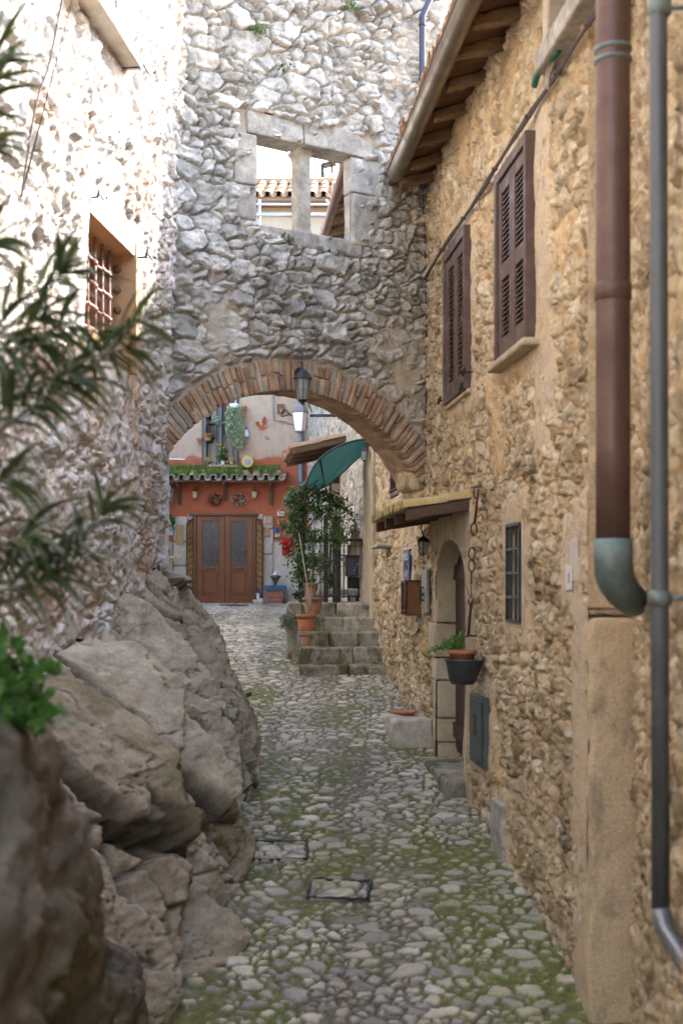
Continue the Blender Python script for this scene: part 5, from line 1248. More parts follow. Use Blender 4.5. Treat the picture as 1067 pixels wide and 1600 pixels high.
b = NP(); b.hexa([FB.pt(cx_+u, 10.40+z+.08*(u > 0), n) for u in (-.16, .2) for n in (-2.6, -2.3) for z in (0, .06)]); b.box(FB, cx_-.18, cx_-.10, 10.18, 10.44, -2.55, -2.35); b.tube([FB.pt(cx_+.1, 10.22, -2.45), FB.pt(cx_+.1, 10.45, -2.45)], .03, 6); b.build('cowl', M_IRON, ck)
# scaffold
M_SCAF = pmat('galvanised_tube', (.52, .53, .55), (.42, .43, .45), 6, .35, .6, .1)
sc = thing('scaffold', (-.9, 25.4, 7.2), 'pale galvanised scaffold rails in front of the far cream wall, seen through the stone window', 'scaffold')
ys = 25.6
for py, r_ in ((318, .028), (334.5, .045)): b = NP(); b.tube([wp(385, py+1, ys), wp(526, py-1+3, ys)], r_, 8); b.build('rail', M_SCAF, sc, True)
for px in (405, 519, 523): b = NP(); b.tube([wp(px, 312, ys+.05), wp(px, 420, ys+.05)], .028, 8); b.build('upright', M_SCAF, sc, True)
b = NP(); b.tube([wp(509, 312, ys), wp(524, 330, ys)], .022, 6); b.tube([wp(514, 321, ys), wp(524, 318, ys)], .03, 6); b.build('clamp', M_SCAF, sc, True)
# pipes and conduit on the pink wall
dpp = pipe('drainpipe', [FB.pt(xB(470), z, .09) for z in np.linspace(zB(900), zB(560), 8)], .055, pmat('blue_grey_pipe', (.20, .23, .28), (.15, .17, .21), 5, .45, .1, .05), house_p)
b = NP(); b.tube(smooth_path([FB.pt(xB(427), zB(600), .05), FB.pt(xB(427), zB(650), .05), FB.pt(xB(430), zB(657), .05), FB.pt(xB(445), zB(659), .05), FB.pt(xB(458), zB(663), .05), FB.pt(xB(500), zB(666), .05), FB.pt(xB(514), zB(660), .05)]), .016, 6)
b.build('conduit', pmat('grey_conduit', (.34, .34, .35), None, 5, .5), house_p, True)
b = NP(); b.tube([FB.pt(xB(256), zB(719), .3), FB.pt(xB(292), zB(720), .3)], .022, 6); b.build('rail', M_SCAF, house_p)

# ================================================================ small things on the pink house
def fat(px, py, n=.06): return FBd.pt(xB(px), zB(py), n)
M_CREAMPOT = pmat('cream_pot', (.60, .50, .30), (.52, .42, .25), 8, .6)
def leaf_ball(name, c, rx, ry, rz_, n, size, mat, parent=None, seed=0, hollow=0., droop=0., mesh_only=False):
    rg = np.random.default_rng(seed); V = []; Q = []; C = []
    p = rg.normal(size=(n, 3)); p /= np.linalg.norm(p, axis=1, keepdims=True); p *= (hollow+(1-hollow)*rg.random((n, 1))**.45)
    p = p*np.array([rx, ry, rz_])+np.array(c)
    return leaf_scatter(name, p, size, mat, parent, seed, droop)
def leaf_scatter(name, p, size, mat, parent=None, seed=0, droop=0., aspect=.45, jit=.5):
    rg = np.random.default_rng(seed+1000); n = len(p)
    d = rg.normal(size=(n, 3)); d[:, 2] -= droop; d /= np.linalg.norm(d, axis=1, keepdims=True)
    s_ = np.cross(d, rg.normal(size=(n, 3))); s_ /= np.linalg.norm(s_, axis=1, keepdims=True)
    up_ = np.cross(d, s_)
    L = size*(1-jit/2+jit*rg.random((n, 1))); w_ = L*aspect*.5
    fold = up_*w_*.35
    a = p; m1 = p+d*L*.42; e = p+d*L-up_*L*.10
    V = np.stack([a, m1-s_*w_+fold, e, m1+s_*w_+fold, m1*.5+e*.5-fold*.2, m1*.5+a*.5], 1).reshape(-1, 3)
    i = np.arange(n)[:, None]*6
    Q = np.concatenate([i+np.array([0, 1, 4, 5]), i+np.array([5, 4, 3, 0]), i+np.array([1, 2, 4, 4]), i+np.array([4, 2, 3, 3])])
    Q = np.concatenate([i+np.array([0, 1, 2, 4]), i+np.array([0, 4, 2, 3])])
    C = np.repeat(np.stack([np.ones(n), rg.random(n), np.zeros(n)], 1), 6, 0)
    return np_mesh(name, V, Q, C, mat, parent, False)
L_GREEN = leaf_mat('green_leaf', (.05, .12, .02), (.10, .19, .04)); L_DARK = leaf_mat('dark_leaf', (.02, .055, .018), (.05, .10, .03), .35); L_PALE = leaf_mat('variegated_leaf', (.22, .32, .14), (.50, .55, .38), .5)
L_YEL = leaf_mat('yellow_petal', (.75, .50, .03), (.70, .60, .05)); L_RED = leaf_mat('red_petal', (.55, .015, .012), (.65, .03, .02)); L_WHITE = leaf_mat('white_petal', (.68, .66, .60), (.60, .52, .45)); L_MAU = leaf_mat('violet_petal', (.16, .05, .22), (.30, .16, .5)); L_GRASS = leaf_mat('roof_grass', (.10, .19, .03), (.22, .30, .06), .6)
L_DEAD = leaf_mat('dry_leaf', (.12, .05, .035), (.20, .10, .06), .7)
def plant(px, py, d, rx, rz_, n, size, mat, name, label, cat='plant', seed=0, group=None, droop=0., n_off=None, base=None):
    c = wp(px, py, d); b0 = (c[0], c[1], c[2]-rz_)
    t_ = thing(name, b0, label, cat, group)
    leaf_ball('foliage', c, rx, rx*.7, rz_, n, size, mat, t_, seed, droop=droop)
    b = NP(); rg = random.Random(seed)
    for k in range(5): b.tube([(c[0]+rg.uniform(-.2, .2)*rx, c[1], c[2]-rz_*1.0), (c[0]+rg.uniform(-.6, .6)*rx, c[1]+rg.uniform(-.3, .3)*rx, c[2]+rg.uniform(-.2, .5)*rz_)], .004, 4)
    b.build('stem', L_GREEN, t_); return t_
yf = 28.9
for px, lb in ((305, 'left'), (398, 'right')):
    pot(wp(px, 778, 28.86), .068, .14, 'small cream wall pot %s the double door, dark stalk in it' % ('above the left leaf of' if px < 350 else 'above the right side of'), M_CREAMPOT, group='cream wall pots over the door')
    plant(px, 766, 28.86, .03, .08, 26, .07, L_DEAD, 'potted_plant', 'dark dry stalk in the %s cream wall pot' % lb, seed=px)
for px, mt, lb, sd in ((338, L_DEAD, 'dark wreath of dry leaves and small roses over the left door leaf', 3), (375, L_WHITE, 'wreath of white flowers over the right door leaf', 5)):
    c = fat(px, 781, .06); t_ = thing('wreath', (c[0], c[1], c[2]-.15), lb, 'wreath')
    rg = np.random.default_rng(sd); a = rg.random(150)*6.28; rr2 = .10+.05*rg.normal(size=150)*.6
    p = np.stack([c[0]+np.cos(a)*rr2*1.2, c[1]+rg.random(150)*-.05, c[2]+np.sin(a)*rr2], 1); leaf_scatter('petals', p[:90], .055, mt, t_, sd); leaf_scatter('leaves', p[90:], .06, L_DARK if px > 350 else L_DEAD, t_, sd+1)
    if px < 350: leaf_scatter('roses', p[::9][:12], .05, L_WHITE, t_, sd+2)
    b = NP(); b.tube([(c[0]+math.cos(q)*.11, c[1]+.01, c[2]+math.sin(q)*.10) for q in np.linspace(0, 6.28, 20)], .012, 5, cap=False); b.build('ring', M_BEAM2, t_)
# plaques, board, number
def plaque(px0, px1, py0, py1, mat, name, label, cat, n=.03, th=.03):
    b = NP(); b.box(FBd, xB(px0), xB(px1), zB(py1), zB(py0), n, n+th); o = b.build(name, mat, None, bevel=.006); rebase(o); return setp(o, label, cat)
plaque(277, 287.5, 820, 850.5, wood('plaque_wood', (.50, .34, .14), (.40, .26, .11), 'z', .5), 'wooden_board', 'upright yellow-brown wooden board on the stone left of the double door', 'board', .055)
plaque(414, 422.5, 824.5, 838.5, pmat('terracotta_relief', (.52, .26, .15), (.42, .22, .14), 22, .8, bump=.8), 'terracotta_plaque', 'small terracotta relief plaque on the stone right of the door', 'plaque', .055)
plaque(415.5, 424.5, 808, 819, pmat('faded_relief', (.50, .38, .29), (.42, .28, .2), 26, .8, bump=.6), 'faded_plaque', 'faded pinkish plaque above the terracotta one, right of the door', 'plaque', .055)
np_ = plaque(433.5, 444.5, 799.5, 806.5, pmat('white_enamel', (.72, .69, .63), (.64, .60, .55), 10, .4, bump=0), 'house_number', 'white house number plate on the red plaster at the edge of the climber', 'number plate')
def text(s, size, loc, mat, parent, rx=(R_(90), 0, 0), name='lettering'):
    cu_ = bpy.data.curves.new(name, 'FONT'); cu_.body = s; cu_.size = size; cu_.extrude = .003; cu_.align_x = 'CENTER'; cu_.align_y = 'CENTER'
    o = bpy.data.objects.new(name, cu_); COL.objects.link(o); o.rotation_euler = rx; o.location = loc
    dg = bpy.context.evaluated_depsgraph_get(); me = bpy.data.meshes.new_from_object(o.evaluated_get(dg))
    m = bpy.data.objects.new(name, me); COL.objects.link(m); m.rotation_euler = rx; m.location = loc; me.materials.clear(); me.materials.append(mat)
    bpy.data.objects.remove(o); m.parent = parent; m.location = Vector(loc)-parent.location; return m
text('5A', .085, FBd.pt(xB(439.3), zB(803), .068), pmat('black_enamel', (.03, .035, .04), None, 4, .5, bump=0), np_, name='number')
pot(wp(436.5, 819, 28.85), .062, .10, 'round yellow ochre wall pot below the house number', pmat('yellow_pot', (.55, .33, .03), (.48, .28, .03), 8, .5), taper=.5)
pot(wp(431.5, 832.5, 28.85), .055, .12, 'bright blue wall pot left of the climber', pmat('blue_pot', (.01, .13, .38), (.01, .10, .30), 8, .4), taper=.7)
pot(wp(443, 825, 28.85), .05, .10, 'dark navy wall pot between yellow pot and climber', pmat('navy_pot', (.02, .03, .05), (.03, .05, .07), 8, .3), taper=.4)
plaque(429.5, 438, 833.5, 839.5, pmat('pale_sign', (.62, .60, .52), (.30, .34, .2), 30, .6, lo=.55, hi=.6), 'garden_plaque', 'small pale plaque with a green sprig below the blue pot', 'plaque')
rb = plaque(441, 460, 840, 868, pmat('crimson_board', (.45, .012, .01), (.30, .01, .008), 8, .5), 'red_board', 'red wall board behind the red star flowers at the climber', 'board')
plant(449, 852, 28.8, .13, .15, 80, .11, L_RED, 'poinsettia', 'mass of bright red pointed petals hanging on the red board', 'flowers', seed=11)
# butterfly, star, sunflower
bt = thing('butterfly_ornament', fat(409, 670, .05), 'red and orange metal butterfly ornament on the pink plaster', 'ornament')
def flat_shape(pts, n0, n1, mat, name, parent):
    b = NP(); k = len(pts); c = np.mean(pts, 0)
    F1_ = [fat(p[0], p[1], n1) for p in pts]; F0_ = [fat(p[0], p[1], n0) for p in pts]
    V = F1_+F0_+[fat(c[0], c[1], n1), fat(c[0], c[1], n0)]; Q = []
    for i in range(k): j = (i+1) % k; Q += [[i, j, 2*k, 2*k], [k+i, k+j, j, i]]
    me = bpy.data.meshes.new(name); me.from_pydata(V, [], [[i, (i+1) % k, 2*k] for i in range(k)]+[[k+i, k+(i+1) % k, (i+1) % k, i] for i in range(k)]+[[k+(i+1) % k, k+i, 2*k+1] for i in range(k)]); me.materials.append(mat)
    o = bpy.data.objects.new(name, me); COL.objects.link(o); put_under(o, parent); return o
M_ORA = pmat('orange_enamel', (.62, .20, .015), (.50, .03, .01), 9, .4, lo=.45, hi=.5); M_CRIM = pmat('dark_red_enamel', (.35, .015, .012), (.22, .01, .01), 9, .4)
flat_shape([(409, 664), (404, 659), (399, 661), (402, 666), (406, 669)], .05, .06, M_CRIM, 'wing', bt); flat_shape([(409, 664), (411, 654), (415, 651), (416.5, 657), (414, 663)], .05, .062, M_CRIM, 'wing', bt)
flat_shape([(409, 665), (414, 663), (417, 665), (415, 669), (411, 668)], .05, .060, M_ORA, 'wing', bt); flat_shape([(408, 665), (410, 668), (410, 672), (407, 671), (405, 668)], .05, .061, M_ORA, 'wing', bt)
b = NP(); b.tube([fat(406, 660, .06), fat(409, 664, .07), fat(411, 669, .06)], [.006, .035, .006], 8); b.build('body', L_YEL, bt)
so_ = thing('star_ornament', fat(416, 686, .05), 'small ochre star ornament on the plaster below the butterfly', 'ornament')
flat_shape([(416+4.5*math.cos(a)*(1 if k % 2 else .4), 683+4.5*math.sin(a)*(1 if k % 2 else .4)) for k, a in enumerate(np.linspace(0, 6.283, 13)[:-1])], .04, .055, pmat('ochre_enamel', (.48, .26, .08), (.40, .25, .12), 9, .5), 'star', so_)
sf = thing('sunflower_ornament', fat(388, 733, .12), 'yellow sunflower ornament with a grey centre standing on the canopy tiles', 'ornament')
flat_shape([(388+9.5*math.cos(a)*(1 if k % 2 else .86), 723+9.5*math.sin(a)*(1 if k % 2 else .86)) for k, a in enumerate(np.linspace(0, 6.283, 37)[:-1])], .22, .25, pmat('sunflower_yellow', (.60, .42, .10), (.60, .50, .22), 14, .5), 'petals', sf)
flat_shape([(388+5*math.cos(a), 723+5*math.sin(a)) for a in np.linspace(0, 6.283, 25)[:-1]], .251, .27, pmat('slate_disc', (.16, .17, .20), (.30, .31, .35), 8, .4), 'disc', sf)
b = NP(); b.tube([fat(388, 732, .235), fat(388, 741, .235)], .01, 5); b.build('stem', L_GREEN, sf)
# figure ornament, small orange pots, plate shelf
gn = thing('gnome_ornament', fat(386, 684, .08), 'small white and blue figurine on the wall right of the trailing plant', 'ornament')
b = NP(); c = fat(385.8, 684, .10); b.lathe([(0, 0), (.06, 0), (.055, .08), (.03, .12), (.035, .15), (.02, .17), (0, .172)], c, 12); b.build('figurine', M_LWHITE, gn, True)
b = NP(); b.lathe([(.03, .17), (.022, .20), (0, .24)], c, 12); b.build('hat', M_BLUE, gn, True)
pot(fat(382, 643, .10), .075, .09, 'orange wall pot right of the trailing plant, the upper of two'); pot(fat(382, 654, .10), .05, .10, 'narrow orange wall pot below the wider one, right of the trailing plant')
pot(fat(325, 653, .12), .075, .10, 'shallow terracotta wall pot at the top left corner of the window'); pot(fat(326.5, 690, .12), .095, .16, 'hanging terracotta pot in front of the left window pane')
cb = NP(); c = fat(326.5, 690, .12)
hg = thing('pot_hanger', (c[0], c[1], c[2]+.16), 'brown cord hanger holding the terracotta pot before the window', 'hanger')
for s in (-1, 0, 1): cb.tube([(c[0]+s*.08, c[1], c[2]+.15), (c[0]+s*.02, c[1], c[2]+.46)], .006, 4)
cb.build('cord', M_RUST, hg)
ct_ = thing('cone_pot', fat(313, 698, .06), 'brown cone-shaped wall basket left of the window', 'basket')
b = NP(); b.lathe([(0, 0), (.075, .16), (.08, .17), (.06, .17), (0, .14)], fat(313.5, 698, .10), 12); b.build('cone', M_TERRA2, ct_, True)
plant(337, 655, 28.8, .10, .14, 60, .07, L_PALE, 'potted_plant', 'thin pale sprigs in the shallow pot at the window corner', seed=21, droop=.4)
plant(327, 681, 28.8, .09, .05, 40, .06, L_GREEN, 'potted_plant', 'low green sprigs in the hanging terracotta pot', seed=22)
tv = thing('trailing_plant', wp(368, 706, 28.7), 'long trailing variegated plant hanging beside the window', 'plant')
rg = np.random.default_rng(8); n = 1500; tz = rg.random(n)**.8; ww = np.interp(tz, [0, .2, .6, .8, 1], [.14, .21, .20, .15, .05])
cxp = np.interp(tz, [0, .6, 1], [367.5, 368, 376]); p = np.stack([xB(cxp)+rg.uniform(-1, 1, n)*ww, 28.72+rg.uniform(-.10, .12, n), zB(636+tz*68)], 1)
leaf_scatter('foliage', p, .052, L_PALE, tv, 9, .8, .6); b = NP()
for k in range(7): b.tube([(xB(362+k*2), 28.72, zB(636)), (xB(360+k*2.6), 28.72, zB(690))], .005, 4)
b.build('stem', L_GREEN, tv); b = NP(); b.tube([fat(369, 626, .1), fat(369, 638, .25)], .012, 5); b.lathe([(0, 0), (.09, 0), (.12, .1), (.10, .1)], fat(368, 641, .26), 14); b.build('pot_wall', M_LWHITE, tv, True)
# window-sill pots
for px, py, r_, h_, mt, lb in ((348.5, 724.5, .05, .09, M_LWHITE, 'small white pot with tall yellow flowers on the window sill'), (355, 722, .055, .06, M_TERRA, 'low terracotta pot on the window sill right of the white one'), (362, 723, .05, .06, M_CREAMPOT, 'small yellow-flowered pot at the right end of the window sill'), (325, 722, .055, .06, M_TERRA2, 'low pot with yellow flowers at the left end of the sill')):
    pot(wp(px, py+2, 28.88), r_, h_, lb, mt)
plant(348.5, 712, 28.88, .08, .14, 46, .12, L_GREEN, 'potted_plant', 'upright green leaves of the yellow flowers on the sill', seed=31)
plant(346, 697, 28.88, .09, .05, 16, .07, L_YEL, 'daffodils', 'pair of yellow blooms standing tall on the window sill', 'flowers', seed=32)
plant(352, 712, 28.86, .05, .05, 12, .06, L_YEL, 'daffodils', 'lower yellow blooms beside the white sill pot', 'flowers', seed=34)
plant(324, 718, 28.88, .09, .05, 30, .06, L_YEL, 'potted_plant', 'small yellow flowers at the left end of the window sill', 'flowers', seed=33)
plant(363, 718, 28.88, .08, .04, 30, .06, L_YEL, 'potted_plant', 'small yellow flowers at the right end of the window sill', 'flowers', seed=35)
sh_ = thing('wall_shelf', fat(439, 648, .08), 'dark shelf with an orange pot on the plaster behind the opal lantern', 'shelf')
b = NP(); b.box(FBd, xB(433), xB(444), zB(647), zB(632), .02, .05); b.build('plate', pmat('brown_plate', (.16, .08, .06), (.12, .07, .05), 6, .6), sh_)
pot(fat(441, 646, .12), .06, .10, 'orange pot on the dark plate behind the opal lantern')
# left side planter, red figure
pl = thing('flower_box', wp(265, 836, 28.6), 'striped pale flower box at the left edge of the pink house, by the rock', 'flower box')
b = NP(); b.box(W0, (258-CX)/F_*28.6, (272-CX)/F_*28.6, (HY-836)*28.6/F_, (HY-824)*28.6/F_, -28.7, -28.45); b.build('box', pmat('striped_box', (.55, .58, .60), (.14, .16, .18), 14, .5, lo=.45, hi=.52, stretch=(.2, .2, 3)), pl)
plant(265, 814, 28.6, .12, .13, 160, .11, L_GREEN, 'potted_plant', 'bushy green plant in the striped flower box', seed=41)
plant(259, 797, 28.6, .05, .10, 40, .06, L_MAU, 'violet_flowers', 'violet flowers above the striped flower box by the left house corner', 'flowers', seed=42)
fg = thing('ornament_figure', wp(262, 880, 28.5), 'dark ornament with red blossoms just above the rock by the left house corner', 'ornament')
b = NP(); b.lathe([(0, 0), (.08, 0), (.06, .14), (.085, .26), (.04, .34), (0, .36)], wp(259.5, 878, 28.5), 12); b.build('body', M_PLASTER_D, fg, True)
leaf_ball('blossom', wp(262.5, 863, 28.4), .05, .05, .06, 30, .06, L_RED, fg, 43)
plant(273, 874, 28.4, .12, .07, 70, .09, leaf_mat('straw_petal', (.60, .45, .25), (.66, .55, .35)), 'dried_flowers', 'pale straw-coloured dried flowers just above the rock top', 'flowers', seed=44)
# pansy pot and pebbles at the door's right foot
pot(wp(403.5, 936, 28.75), .05, .13, 'small whitish pot with violet pansies at the right foot of the door', M_LWHITE)
plant(403.5, 925, 28.75, .07, .05, 40, .06, L_MAU, 'pansies', 'violet pansies in the whitish pot by the door', 'flowers', seed=45)
for px, r_, lb in ((399, .055, 'left pale rounded stone at the foot of the pansy pot'), (406.5, .075, 'right, larger pale rounded stone at the foot of the pansy pot')):
    b = NP(); c = wp(px, 943, 28.55); b.rbox(idm, (c[0], c[1], c[2]+r_*.7), (r_*1.2, r_, r_*.9), r_*.85, .03, .01, int(px), 9, (1, .9, 0)); setp(rebase(b.build('stone', M_SURR, None, True)), lb, 'stone', 'pale stones by the door')
# roof-garden grass on the door canopy
rg = np.random.default_rng(3); n = 2600; u = rg.uniform(ca0+.1, ca1-.15, n); nn = rg.uniform(.02, .50, n)
dens = fbm2(u*1.8, nn*3, 9, 3); k_ = (dens > .44+.16*(np.abs(u-xB(395)) < .16)); u, nn = u[k_], nn[k_]
p = np.stack([u, 28.98-nn, fzc(nn)+.08], 1); o = leaf_scatter('grass', p, .13, L_GRASS, None, 5, -1.6, .22); setp(o, 'bright green weeds growing on the tiles over the double door', 'grass', kind='stuff')
# ================================================================ left house windows
dpt = .16
u0, u1, v0, v1 = LW
def ln(v): return .052*max(v-1.2, 0)
M_ORREV = pmat('ochre_reveal_plaster', (.50, .33, .18), (.40, .26, .15), 4, .9, bump=.4, bscale=30)
b = NP(); n1_ = .16
b.box(FL, u0-.12, u0, v0-.12, v1+.12, -.42, n1_-.10); b.box(FL, u1, u1+.06, v0-.12, v1+.10, -.42, n1_-.045); b.box(FL, u0, u1, v1, v1+.06, -.42, n1_-.06+.0); b.box(FL, u0, u1, v0-.06, v0, -.42, n1_-.065)
wrev = b.build('window_reveal', M_ORREV, house_l)
b = NP(); b.box(FL, u0, u1, v0, v1, -.40, -.36); b.build('pane', M_PLASTER_D, house_l)
M_MAUVE = pmat('worn_mauve_iron', (.40, .25, .24), (.26, .14, .13), 16, .6, .1, .2); M_RUST2 = pmat('warm_rust', (.25, .13, .07), (.15, .08, .05), 10, .8)
gn_ = -.045; gl = bpy.data.objects.new('grille', None)
b = NP(); gu0, gu1, gv0, gv1 = u0, u1-.02, v0, v1-.02
nb_ = 6
for k in range(nb_):
    u = gu0+.07+k*(gu1-gu0-.22)/(nb_-1); b.tube([FL.pt(u, v0-.02, gn_), FL.pt(u, v1+.02, gn_)], .013, 7)
for k in range(4):
    v = v0+.09+k*.165
    wob = [FL.pt(u, v+.0*math.sin(u*40), gn_+.012*math.sin((u-gu0-.07)/((gu1-gu0-.22)/(nb_-1))*math.pi)) for u in np.linspace(gu0-.02, gu1-.10, 60)]
    b.tube(wob, .014, 7)
    for j in range(nb_):
        u = gu0+.07+j*(gu1-gu0-.22)/(nb_-1); b.lathe([(0, -.02), (.022, -.012), (.022, .012), (0, .02)], FL.pt(u, v, gn_), 8)
gr_ = b.build('grille', M_MAUVE, house_l, True)
for k in range(5):
    b = NP(); v = v0+.05+k*.155; b.lathe([(0, 0), (.03, 0), (.03, .02), (.018, .035), (0, .04)], FL.pt(u1-.002, v, -.03), 12, ax=(FL.N, FL.V, -FL.U)); b.build('bolt_end', M_RUST2, gr_, True)
b = NP()
for k in range(5): u = gu0+.12+k*(gu1-gu0-.22)/(nb_-1)*.9; b.tube([FL.pt(u, v0+.0, -.22), FL.pt(u, v1-.09, -.22)], .028, 8); b.lathe([(0, 0), (.045, 0), (.045, .03), (0, .03)], FL.pt(u, v1-.09, -.22), 8)
b.build('inner_bar', M_RUST2, gr_, True)
def hook(c, s, label, seed):
    t_ = thing('wall_hook', c, label, 'hook'); f = lambda a, v, n: tuple(np.array(c)+FL.U*a*s+np.array([0, 0, v*s])+FL.N*n*s)
    b = NP(); b.tube([f(0, 0, -.10), f(0, 0, .10)], .007, 6); b.tube(smooth_path([f(.0, .0, .08), f(.05, .05, .10), f(.10, .0, .13), f(.16, .01, .15), f(.18, .05, .16), f(.20, .04, .14)]), [.007], 6)
    b.tube([f(0, .0, .08), f(.0, .10, .11)], .009, 6); b.build('iron', M_LROOF, t_, True); return t_
hook(FL.pt(9.22, 3.74, lean(0, 3.74)+.05), 1.1, 'blackened wrought hook below the corner of the upper left window sill', 1)
hook(FL.pt(u1+.04, v1+.0, .13), .6, 'small rusty hook at the top right corner of the barred window', 2)
hook(FL.pt(u0+.02, v1+.10, .11), .5, 'small rusty hook at the top left corner of the barred window', 3)
# upper shuttered window
lz = lean(0, 3.8)
b = NP(); b.rbox(lambda a, q, c: FL.pts(a, q, c), ((UW[0]+UW[1])/2+.1, UW[2]-.0, lz+.03), ((UW[1]-UW[0])/2+.06, .055, .13), .015, .06, .006, 3, 7, (1, .6, 0)); b.build('window_sill', M_SURR, house_l, True)
FLu = Fr(FL.pt(0, 0, lz+.02), FL.U, (0, 0, 1), FL.N)
M_WSH = pmat('white_window_paint', (.62, .62, .64), (.55, .55, .57), 4, .5, bump=.05); M_VSH = pmat('violet_brown_louvre', (.22, .13, .15), (.16, .09, .11), 4, .5)
b = NP(); uu0_, uu1_ = UW[0]+.02, UW[1]-.10
b.box(FLu, uu0_, uu0_+.10, UW[2]+.01, 5.1, -.2, .075); b.box(FLu, uu1_-.10, uu1_, UW[2]+.01, 5.1, -.2, .075); b.box(FLu, uu0_+.10, uu1_-.10, 5.06, 5.1, -.2, .07); b.build('window_frame', M_WSH, house_l)
shutter_window(FLu, uu0_+.10, uu1_-.10, UW[2]+.01, 5.05, house_l, [.5], 26, n0=.03, mat=M_WSH)
# thin dry vine on the left wall
path = smooth_path([FL.pt(u, z, lean(0, z)+.09) for u, z in ((8.25, 4.35), (7.95, 3.92), (7.72, 3.55), (7.55, 3.1), (7.35, 2.75), (7.2, 2.2))])
b = NP(); b.tube(path, .007, 5); rr_ = random.Random(8)
for k in range(0, len(path), 6): p = path[k]; b.tube([p, p+np.array([.01, rr_.uniform(-.05, .05), rr_.uniform(.02, .07)])], .004, 4)
setp(rebase(b.build('dry_vine', M_CABLE, None, True)), 'thin dark bare vine stem creeping up the sunlit left wall', 'vine')
stone_o = stone('broken_brick', FL, 7.35, 7.75, .20, .38, .02, .10, 33, pmat('ochre_stone', (.42, .26, .11), (.34, .22, .10), 5, .9), None, r=.02, amp=.03); 
bpy.data.objects.remove(stone_o)
# roof of the left house and overhang out of frame
b = NP(); b.hexa([FL.pt(u, 5.42+.25*n*-1+t, n) for u in (2.5, 11.3) for n in (.30, -4) for t in (0, .08)]); b.build('roof', M_TILE, house_l)
b = NP(); b.box(FL, 3.0, 11.0, -1, 5.4, -4.2, -4); b.build('rear_wall', M_LEFT, house_l)
# ================================================================ near boulder with herbs
M_BOUL = stone_mat('dark_weathered_rock', [(0, (.085, .072, .058)), (.5, (.14, .12, .096)), (1, (.20, .175, .145))], (.05, .04, .03), (.09, .07, .05), extra=((.09, .085, .04), (.15, .12, .07)), contrast=.4, fine=45, bump=.9, stain=((.10, .08, .055), 2.5, .55, .7))
def blob(name, c, r, seed, amp, mat, parent=None, n=130, sq=1., cracks=True):
    th, ph = np.meshgrid(np.linspace(.001, math.pi-.001, n), np.linspace(0, 2*math.pi, 2*n), indexing='ij')
    d = np.stack([np.sin(th)*np.cos(ph), np.sin(th)*np.sin(ph), np.cos(th)], -1)
    k = (np.abs(d)**3.2).sum(-1, keepdims=True)**(-1/3.2); P = d*k*np.array(r)
    x, y, z = [P[..., i]/max(r) for i in range(3)]
    dis = (fbm3(x*1.6+seed, y*1.6, z*1.6, seed, 5)-.5)*2*amp-np.abs(fbm3(x*2.6, y*2.6, z*3.4, seed+3, 6, .6)-.5)*amp*2.2+amp*.25
    fr = np.abs(fbm3(x*2.5+9, y*2.5, z*1.6, seed+8, 4)-.5); ck = 1-sstep(0, .014, fr)
    dis -= ck*amp*.22
    P = P+d*dis[..., None]+np.array(c)
    C = np.stack([1-ck*.8, fbm3(x*3, y*3, z*3, seed+9, 3), np.clip(sstep(.55, .7, fbm3(x*3, y*3, z*2, seed+11, 4))*.7, 0, 1)], -1)
    return np_mesh(name, P.reshape(-1, 3), grid_quads(n, 2*n), C.reshape(-1, 3), mat, parent, True)
bo = blob('boulder', (-1.66, 4.35, -1.35), (.68, .85, 1.14), 4, .26, M_BOUL); setp(rebase(bo), 'huge dark boulder in the lower left corner, nearest to the camera and out of focus', 'boulder')
bo = blob('boulder', (-1.42, 5.75, -2.15), (.50, .55, .50), 9, .18, M_BOUL); setp(rebase(bo), 'lower boulder between the huge dark one and the cobbles', 'boulder')
L_PARS = leaf_mat('parsley_leaf', (.04, .12, .02), (.10, .22, .045), .5, .35)
hp = thing('herb_clump', (-1.15, 4.3, -.6), 'bright green parsley-like clump growing on top of the huge dark boulder', 'plant')
p = []
rg = np.random.default_rng(4)
for (px, py, rx, rz_, n) in ((12, 1080, .10, .07, 80), (42, 1118, .08, .045, 90), (25, 1090, .08, .05, 60), (60, 1047, .07, .02, 30), (5, 1020, .06, .08, 50)):
    c = np.array(wp(px, py, 4.1)); q = rg.normal(size=(n, 3))*.5*np.array([rx, rx, rz_]); p.append(c+q)
leaf_scatter('foliage', np.vstack(p), .055, L_PARS, hp, 6, -.3, .75)
b = NP()
for k in range(14): c = wp(rg.uniform(5, 70), rg.uniform(1055, 1110), 4.1); b.tube([(c[0]*.6-.42, 4.2, c[2]-.12), c], .003, 4)
b.build('stem', L_PARS, hp)
